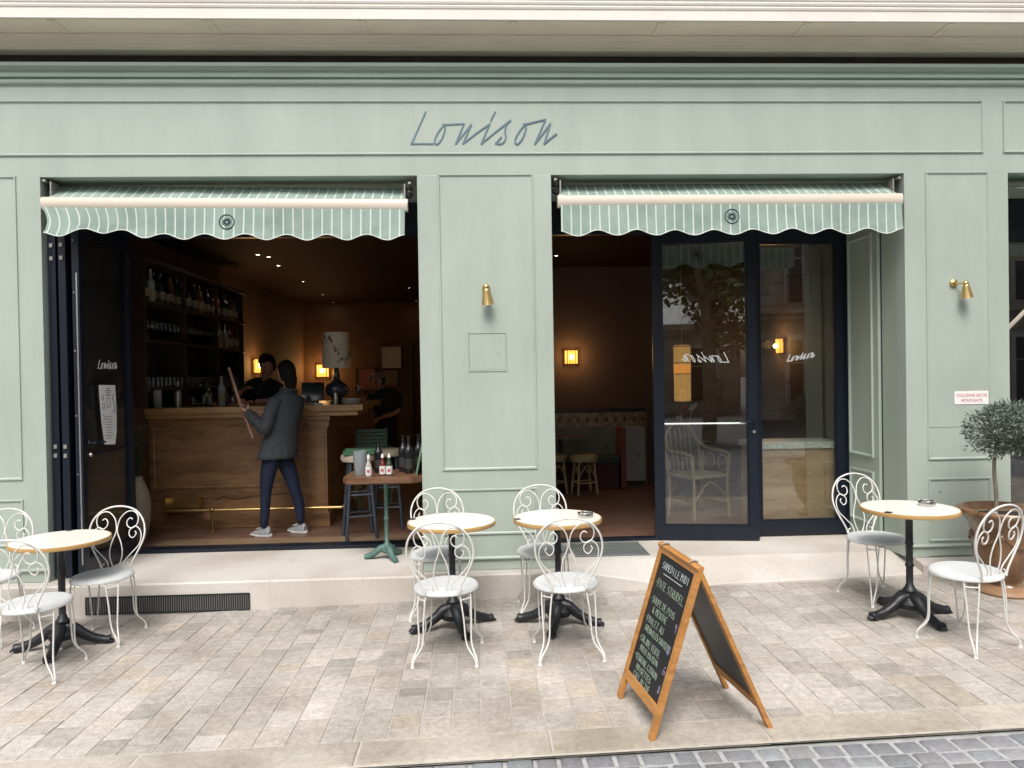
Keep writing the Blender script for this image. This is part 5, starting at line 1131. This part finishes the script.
for P_ in ([(-1.965,1.435,1.525,.060),(-2.0,1.40,1.42,.066),(-2.045,1.365,1.27,.060),(-2.075,1.365,1.25,.057),(-2.15,1.39,1.325,.052),(-2.235,1.428,1.405,.043)],[(-1.80,1.66,1.52,.060),(-1.84,1.72,1.4,.064),(-1.93,1.80,1.25,.058),(-2.03,1.78,1.29,.052),(-2.16,1.74,1.375,.044)]):
    c_=cat([p[:3] for p in P_],4); n_=len(c_); tube(bm,c_,[P_[min(len(P_)-1,i//4)][3]*(1-(i%4)/4)+P_[min(len(P_)-1,i//4+1)][3]*((i%4)/4) for i in range(n_)],18)
for v in bm.verts: q=v.co; v.co=q+Vector((q.x+1.95,q.y-1.55,0)).normalized()*(.010*math.sin(q.z*38+q.x*24+q.y*11)*math.exp(-((q.z-1.22)/.13)**2)+.005*math.sin(q.x*42+q.y*37+q.z*7)*math.exp(-((q.z-1.0)/.12)**2)+.004*math.sin(q.z*60+q.y*30)*math.exp(-((q.z-1.33)/.1)**2))
bl=obj('blazer',bm,BLAZ,wo,180)
bm=B(); tube(bm,cat([(-1.80,1.60,1.60),(-1.83,1.50,1.615),(-1.90,1.475,1.60)],5),.016,8); obj('collar',bm,BLAZ,bl,180)
JEAN=mat('navy_denim',(.005,.012,.038),.8,var=.35,vs=22,bump=1.0,bs=16)
skin('jeans',[([(-1.985,1.55,1.0,.10,.09),(-2.045,1.50,.92,.096),(-2.075,1.49,.78,.076),(-2.095,1.485,.62,.057),(-2.105,1.495,.45,.050),(-2.125,1.50,.265,.038),(-1.935,1.605,.92,.096),(-1.885,1.61,.78,.076),(-1.84,1.605,.62,.057),(-1.80,1.62,.45,.052),(-1.80,1.62,.275,.038)],[(0,1),(1,2),(2,3),(3,4),(4,5),(0,6),(6,7),(7,8),(8,9),(9,10)])],JEAN,wo)
SHOE=mat('silver_trainer_mesh',(.27,.285,.30),.45,var=.25,vs=50,bump=.3,bs=80); SOLE=mat('white_rubber_sole',(.62,.62,.60),.5)
def shoe(x,y,a,par):
    f_=Matrix.Translation((x,y,.19))@Matrix.Rotation(a,4,'Z')@Matrix.Scale(.86,4)   # toe to -X before rotation
    bm=B(); rings=[(.055,.10,.030),(.03,.112,.040),(0,.098,.042),(-.05,.085,.042),(-.10,.066,.044),(-.15,.052,.042),(-.185,.042,.028)]
    L_=[]
    for (q,h,w_) in rings: L_.append([bm.verts.new(f_@Vector((q,w_*math.cos(t),.025+max(0,math.sin(t))*(h-.025)))) for t in [PI*k/10 for k in range(11)]])
    for A,C in zip(L_,L_[1:]):
        for k in range(10): bm.faces.new((A[k],A[k+1],C[k+1],C[k]))
    bm.faces.new(L_[0]); bm.faces.new(L_[-1][::-1]); s_=obj('shoe',bm,SHOE,par,60)
    bm=B(); pl_=[(.065,.02),(.075,0),(.065,-.02),(.03,-.036),(-.05,-.036),(-.12,-.046),(-.17,-.038),(-.20,-.015),(-.20,.012),(-.17,.038),(-.12,.046),(-.05,.038),(.03,.036)]
    vs=[]; 
    for z,k in ((.0,.96),(.012,1.04),(.026,1.0)): vs.append([bm.verts.new(f_@Vector((p*k,q*k,z+(.012 if p<-.16 and z==0 else 0)))) for p,q in pl_])
    for A,C in zip(vs,vs[1:]):
        for k in range(len(pl_)): bm.faces.new((A[k],A[(k+1)%len(pl_)],C[(k+1)%len(pl_)],C[k]))
    bm.faces.new(vs[0][::-1]); bm.faces.new(vs[-1]); obj('sole',bm,SOLE,s_,40)
    bm=B()
    for q in (-.04,-.065,-.09,-.115): tube(bm,[f_@Vector((q,-.028,.07+.2*(q+.115))),f_@Vector((q,0,.088+.25*(q+.115))),f_@Vector((q,.028,.07+.2*(q+.115)))],.0035,5)
    obj('laces',bm,SOLE,s_)
shoe(-2.10,1.50,R(-18),wo); shoe(-1.785,1.625,R(-28),wo)
stk=thing('wooden_stick','long thin reddish wooden stick held up by the woman in the blazer','stick'); bm=B(); tube(bm,[(-2.428,1.50,1.84),(-2.325,1.475,1.52),(-2.195,1.45,1.155)],[.014,.017,.014],10); obj('stick',bm,wood_mat('red_brown_stick',(.20,.10,.075),(.36,.20,.15),(6,6,1),.5),stk,50)
# barman ------------------------------------------------------------
BT=mat('black_tee_shirt',(.006,.006,.008),.85,bump=.3,bs=20)
def other(name,label,c,hd,shl,el1,w1,el2,w2,facing,mt,legs,hs=1,tilt=0,trouser=None):
    p=thing('person',label,'person'); x,y,z=c; zh=z-.42
    b=[(x,y,zh,.10),(x,y,zh+.2,.10),(x,y,z-.03,.10),((x+hd[0])/2,(y+hd[1])/2,z+.08,.05),(hd[0],hd[1],hd[2]-.09,.048),tuple(shl[0])+(.05,),tuple(el1)+(.042,),tuple(w1)+(.03,),tuple(shl[1])+(.05,),tuple(el2)+(.042,),tuple(w2)+(.03,)]
    ed=[(0,1),(1,2),(2,3),(3,4),(2,5),(5,6),(6,7),(2,8),(8,9),(9,10)]
    d1=Vector(w1)-Vector(el1); d2=Vector(w2)-Vector(el2)
    b+= [(x-.1,y,zh-.07,.08),(x-.1,y-.02,(zh+.19)/2,.055),(x-.1,y,.27,.04),(x+.1,y,zh-.07,.08),(x+.1,y-.02,(zh+.19)/2,.055),(x+.1,y,.27,.04)]; ed+=[(0,11),(11,12),(12,13),(0,14),(14,15),(15,16)]
    skin('body',[(b,ed)]+hand_chains(w1,d1,(0,0,-1),1,.5)+hand_chains(w2,d2,(0,0,-1),1,.5),SKIN2,p)
    head(p,Vector(hd),facing,SKIN2,tilt,hs)
    ax=Vector(shl[1])-Vector(shl[0]); a=math.atan2(ax.y,ax.x); hw=ax.length/2; bm=B()
    loft(bm,[((x,y,zh-.12),.175,.13,a),((x,y,zh),.17,.125,a),((x,y,zh+.18),.165,.12,a),((x,y,z-.10),hw+.02,.13,a),((x,y,z),hw+.035,.12,a),((x,y,z+.045),hw-.02,.095,a),((x,y,z+.085),.08,.075,a)],28)
    for s0,e0 in ((shl[0],el1),(shl[1],el2)): s0=Vector(s0);e0=Vector(e0); tube(bm,[s0,s0.lerp(e0,.4),s0.lerp(e0,.85)],[.072,.068,.062],16)
    obj('shirt',bm,mt,p,180)
    skin('trousers',[([(x,y,zh-.02,.14,.11),(x-.1,y,zh-.12,.095),(x-.1,y-.02,(zh+.19)/2,.068),(x-.1,y,.25,.055),(x+.1,y,zh-.12,.095),(x+.1,y-.02,(zh+.19)/2,.068),(x+.1,y,.25,.055)],[(0,1),(1,2),(2,3),(0,4),(4,5),(5,6)])],trouser or BT,p)
    shoe(x-.1,y-.02,R(90),p); shoe(x+.1,y-.02,R(90),p)
    return p
other('barman','barman in black tee shirt leaning forward with folded arms behind the bar',(-2.49,2.80,1.66),(-2.40,2.70,1.885),((-2.69,2.76,1.64),(-2.30,2.74,1.63)),(-2.80,2.58,1.47),(-2.60,2.46,1.60),(-2.24,2.56,1.48),(-2.47,2.42,1.475),R(-28),BT,True,1.0,R(22))
dx_,dy_=-.26,1.35
def q_(x,y,z): return (x+dx_,y+dy_,z)
pz=other('guest','dim figure in dark clothes and pale cap beyond the right end of the bar',q_(-1.02,2.95,1.50),q_(-1.10,2.90,1.69),(q_(-1.20,2.90,1.47),q_(-.84,2.96,1.47)),q_(-1.26,2.80,1.30),q_(-1.28,2.66,1.46),q_(-.84,2.85,1.26),q_(-1.02,2.66,1.20),R(-40),mat('dark_jacket',(.008,.007,.008),.8),True,.93,R(10))
bm=B(); loft(bm,[(q_(-1.10,2.90,1.715),.088,.10,0),(q_(-1.10,2.90,1.76),.086,.098,0),(q_(-1.10,2.90,1.795),.06,.07,0),(q_(-1.10,2.90,1.81),.02,.02,0)],20); tube(bm,[q_(-1.17,2.80,1.725),q_(-1.20,2.77,1.72)],.03,8); obj('cap',bm,mat('dusty_pink_cap',(.20,.14,.15),.8),pz,180)

# ------------------------------------------------------------------ the other side of the street (seen mirrored in the door glass)
FSTONE=stone_mat('facade_stone',(.52,.46,.37),(.64,.58,.48),False,.8,bump=.1); WGL=mat('window_glass_far',(.03,.035,.04),.08,coat=.3); WFR=mat('white_window_frame',(.6,.58,.54),.5); ZINC=mat('zinc_roof',(.16,.18,.20),.5); RAIL=mat('black_iron_rail',(.015,.015,.018),.5)
def far_building(x0,x1,y,h,label,n):
    t=thing('stone_building',label,'building',(0,y,0)); bm=B(); box(bm,x0,x1,-9,0,-.1,h); z=.4
    wl=obj('wall',bm,FSTONE,t)
    bm=B()
    while z<h-1.2:
        box(bm,x0,x1,.0,.035,z,z+.36); z+=.40
    obj('stone_course',bm,FSTONE,t)
    bm=B()
    for zz in [q for q in (3.7,6.9,10.1,h-.3) if q<=h-.25]: box(bm,x0-.2,x1+.2,.0,.45,zz,zz+.14); box(bm,x0-.1,x1+.1,.0,.25,zz-.2,zz)
    obj('balcony_ledge',bm,FSTONE,t)
    bm=B(); prism(bm,[(.1,h),(-1.6,h+.22*h),(-7,h+.26*h),(-9,h)],lambda a,b,w_:(x0+w_,a,b),x1-x0); obj('roof',bm,ZINC,t)
    proto=None
    for r_ in range(4):
        for k in range(n):
            xx=x0+(k+.5)*(x1-x0)/n; z0=(.5,4.1,7.3,10.5)[r_]
            if z0+2.5>h: continue
            if proto is None:
                proto=f_=link(bpy.data.objects.new('window',None),t)
                bm=B(); 
                for a,b,c,d_ in ((-.68,-.52,0,2.3),(.52,.68,0,2.3),(-.68,.68,2.3,2.48),(-.03,.03,0,2.3),(-.52,.52,1.5,1.54)): box(bm,a,b,.037,.09,c,d_)
                obj('frame',bm,WFR,f_); bm=B(); box(bm,-.52,.52,.036,.05,0,2.3); obj('pane',bm,WGL,f_)
                bm=B(); 
                for q in range(15): tube(bm,[(-.7+q*.1,.40,.0),(-.7+q*.1,.40,.9)],.012,4)
                tube(bm,[(-.72,.40,.9),(.72,.40,.9)],.022,6); tube(bm,[(-.72,.40,.08),(.72,.40,.08)],.018,6); obj('balcony_rail',bm,RAIL,f_)
            else: f_=copy_tree(proto,t)
            f_.location=(xx,0,z0)
    return t
far_building(4.5,26,-17.5,11.5,'pale stone apartment house with iron balconies mirrored in the fixed glazed leaf',8)
far_building(-24,3.9,-26,3.9,'low pale stone pavilion behind the plane trees across the street, mirrored in the door',9)  # kept low so bright sky shows through the mirrored foliage
PLB=mat('plane_tree_bark',(.22,.19,.14),.85,var=.4,vs=4,bump=.3); PL1=mat('plane_leaf',(.10,.17,.05),.55,var=.4,vs=1.5); PL2=mat('plane_leaf_light',(.20,.28,.10),.55,var=.3,vs=2)
def street_tree(x,y,h,seed,label):
    t=thing('plane_tree',label,'tree',(x,y,g(x)-.1),0,'plane trees across the street'); rnd=random.Random(seed); bm=B(); tips=[]
    tk=cat([(0,0,0),(.05,.03,1.6),(-.05,0,3.0),(.05,.05,h*.55)],4); tube(bm,tk,[.20-.10*i/len(tk) for i in range(len(tk))],10)
    for k in range(20):
        a=rnd.uniform(0,6.28); e=Vector((math.cos(a)*rnd.uniform(.8,2.5),math.sin(a)*rnd.uniform(.8,2.3),h*rnd.uniform(.36,.98))); s0=Vector(tk[rnd.randrange(7,len(tk))]); p=cat([s0,s0.lerp(e,.5)+Vector((0,0,.3)),e],3); tube(bm,p,[.07-.05*i/len(p) for i in range(len(p))],6); tips+=[e,p[len(p)//2],s0.lerp(e,.8)]
    obj('trunk',bm,PLB,t,60); bm=B()
    for c in tips:
        for k in range(150):
            dv=Vector((rnd.gauss(0,1),rnd.gauss(0,1),rnd.gauss(0,.8))); p=c+dv*.38; s_=rnd.uniform(.07,.13); n1=Vector((rnd.gauss(0,1),rnd.gauss(0,1),rnd.gauss(0,1))).normalized(); n2=n1.cross(Vector((.3,.2,1))).normalized()
            v=[bm.verts.new(q) for q in (p-n1*s_,p+n2*s_*.8,p+n1*s_,p-n2*s_*.8)]; bm.faces.new(v).material_index=int(rnd.random()<.35)
    me=bpy.data.meshes.new('crown'); bm.to_mesh(me); bm.free(); me.materials.append(PL1); me.materials.append(PL2); link(bpy.data.objects.new('crown',me),t)
street_tree(2.3,-12.0,7.2,1,'leafy plane tree across the street mirrored in the ajar glazed door'); street_tree(-2.6,-12.6,7.6,2,'leafy plane tree across the street, farther left'); street_tree(-8.5,-12.3,7.4,3,'leafy plane tree across the street at the far left')
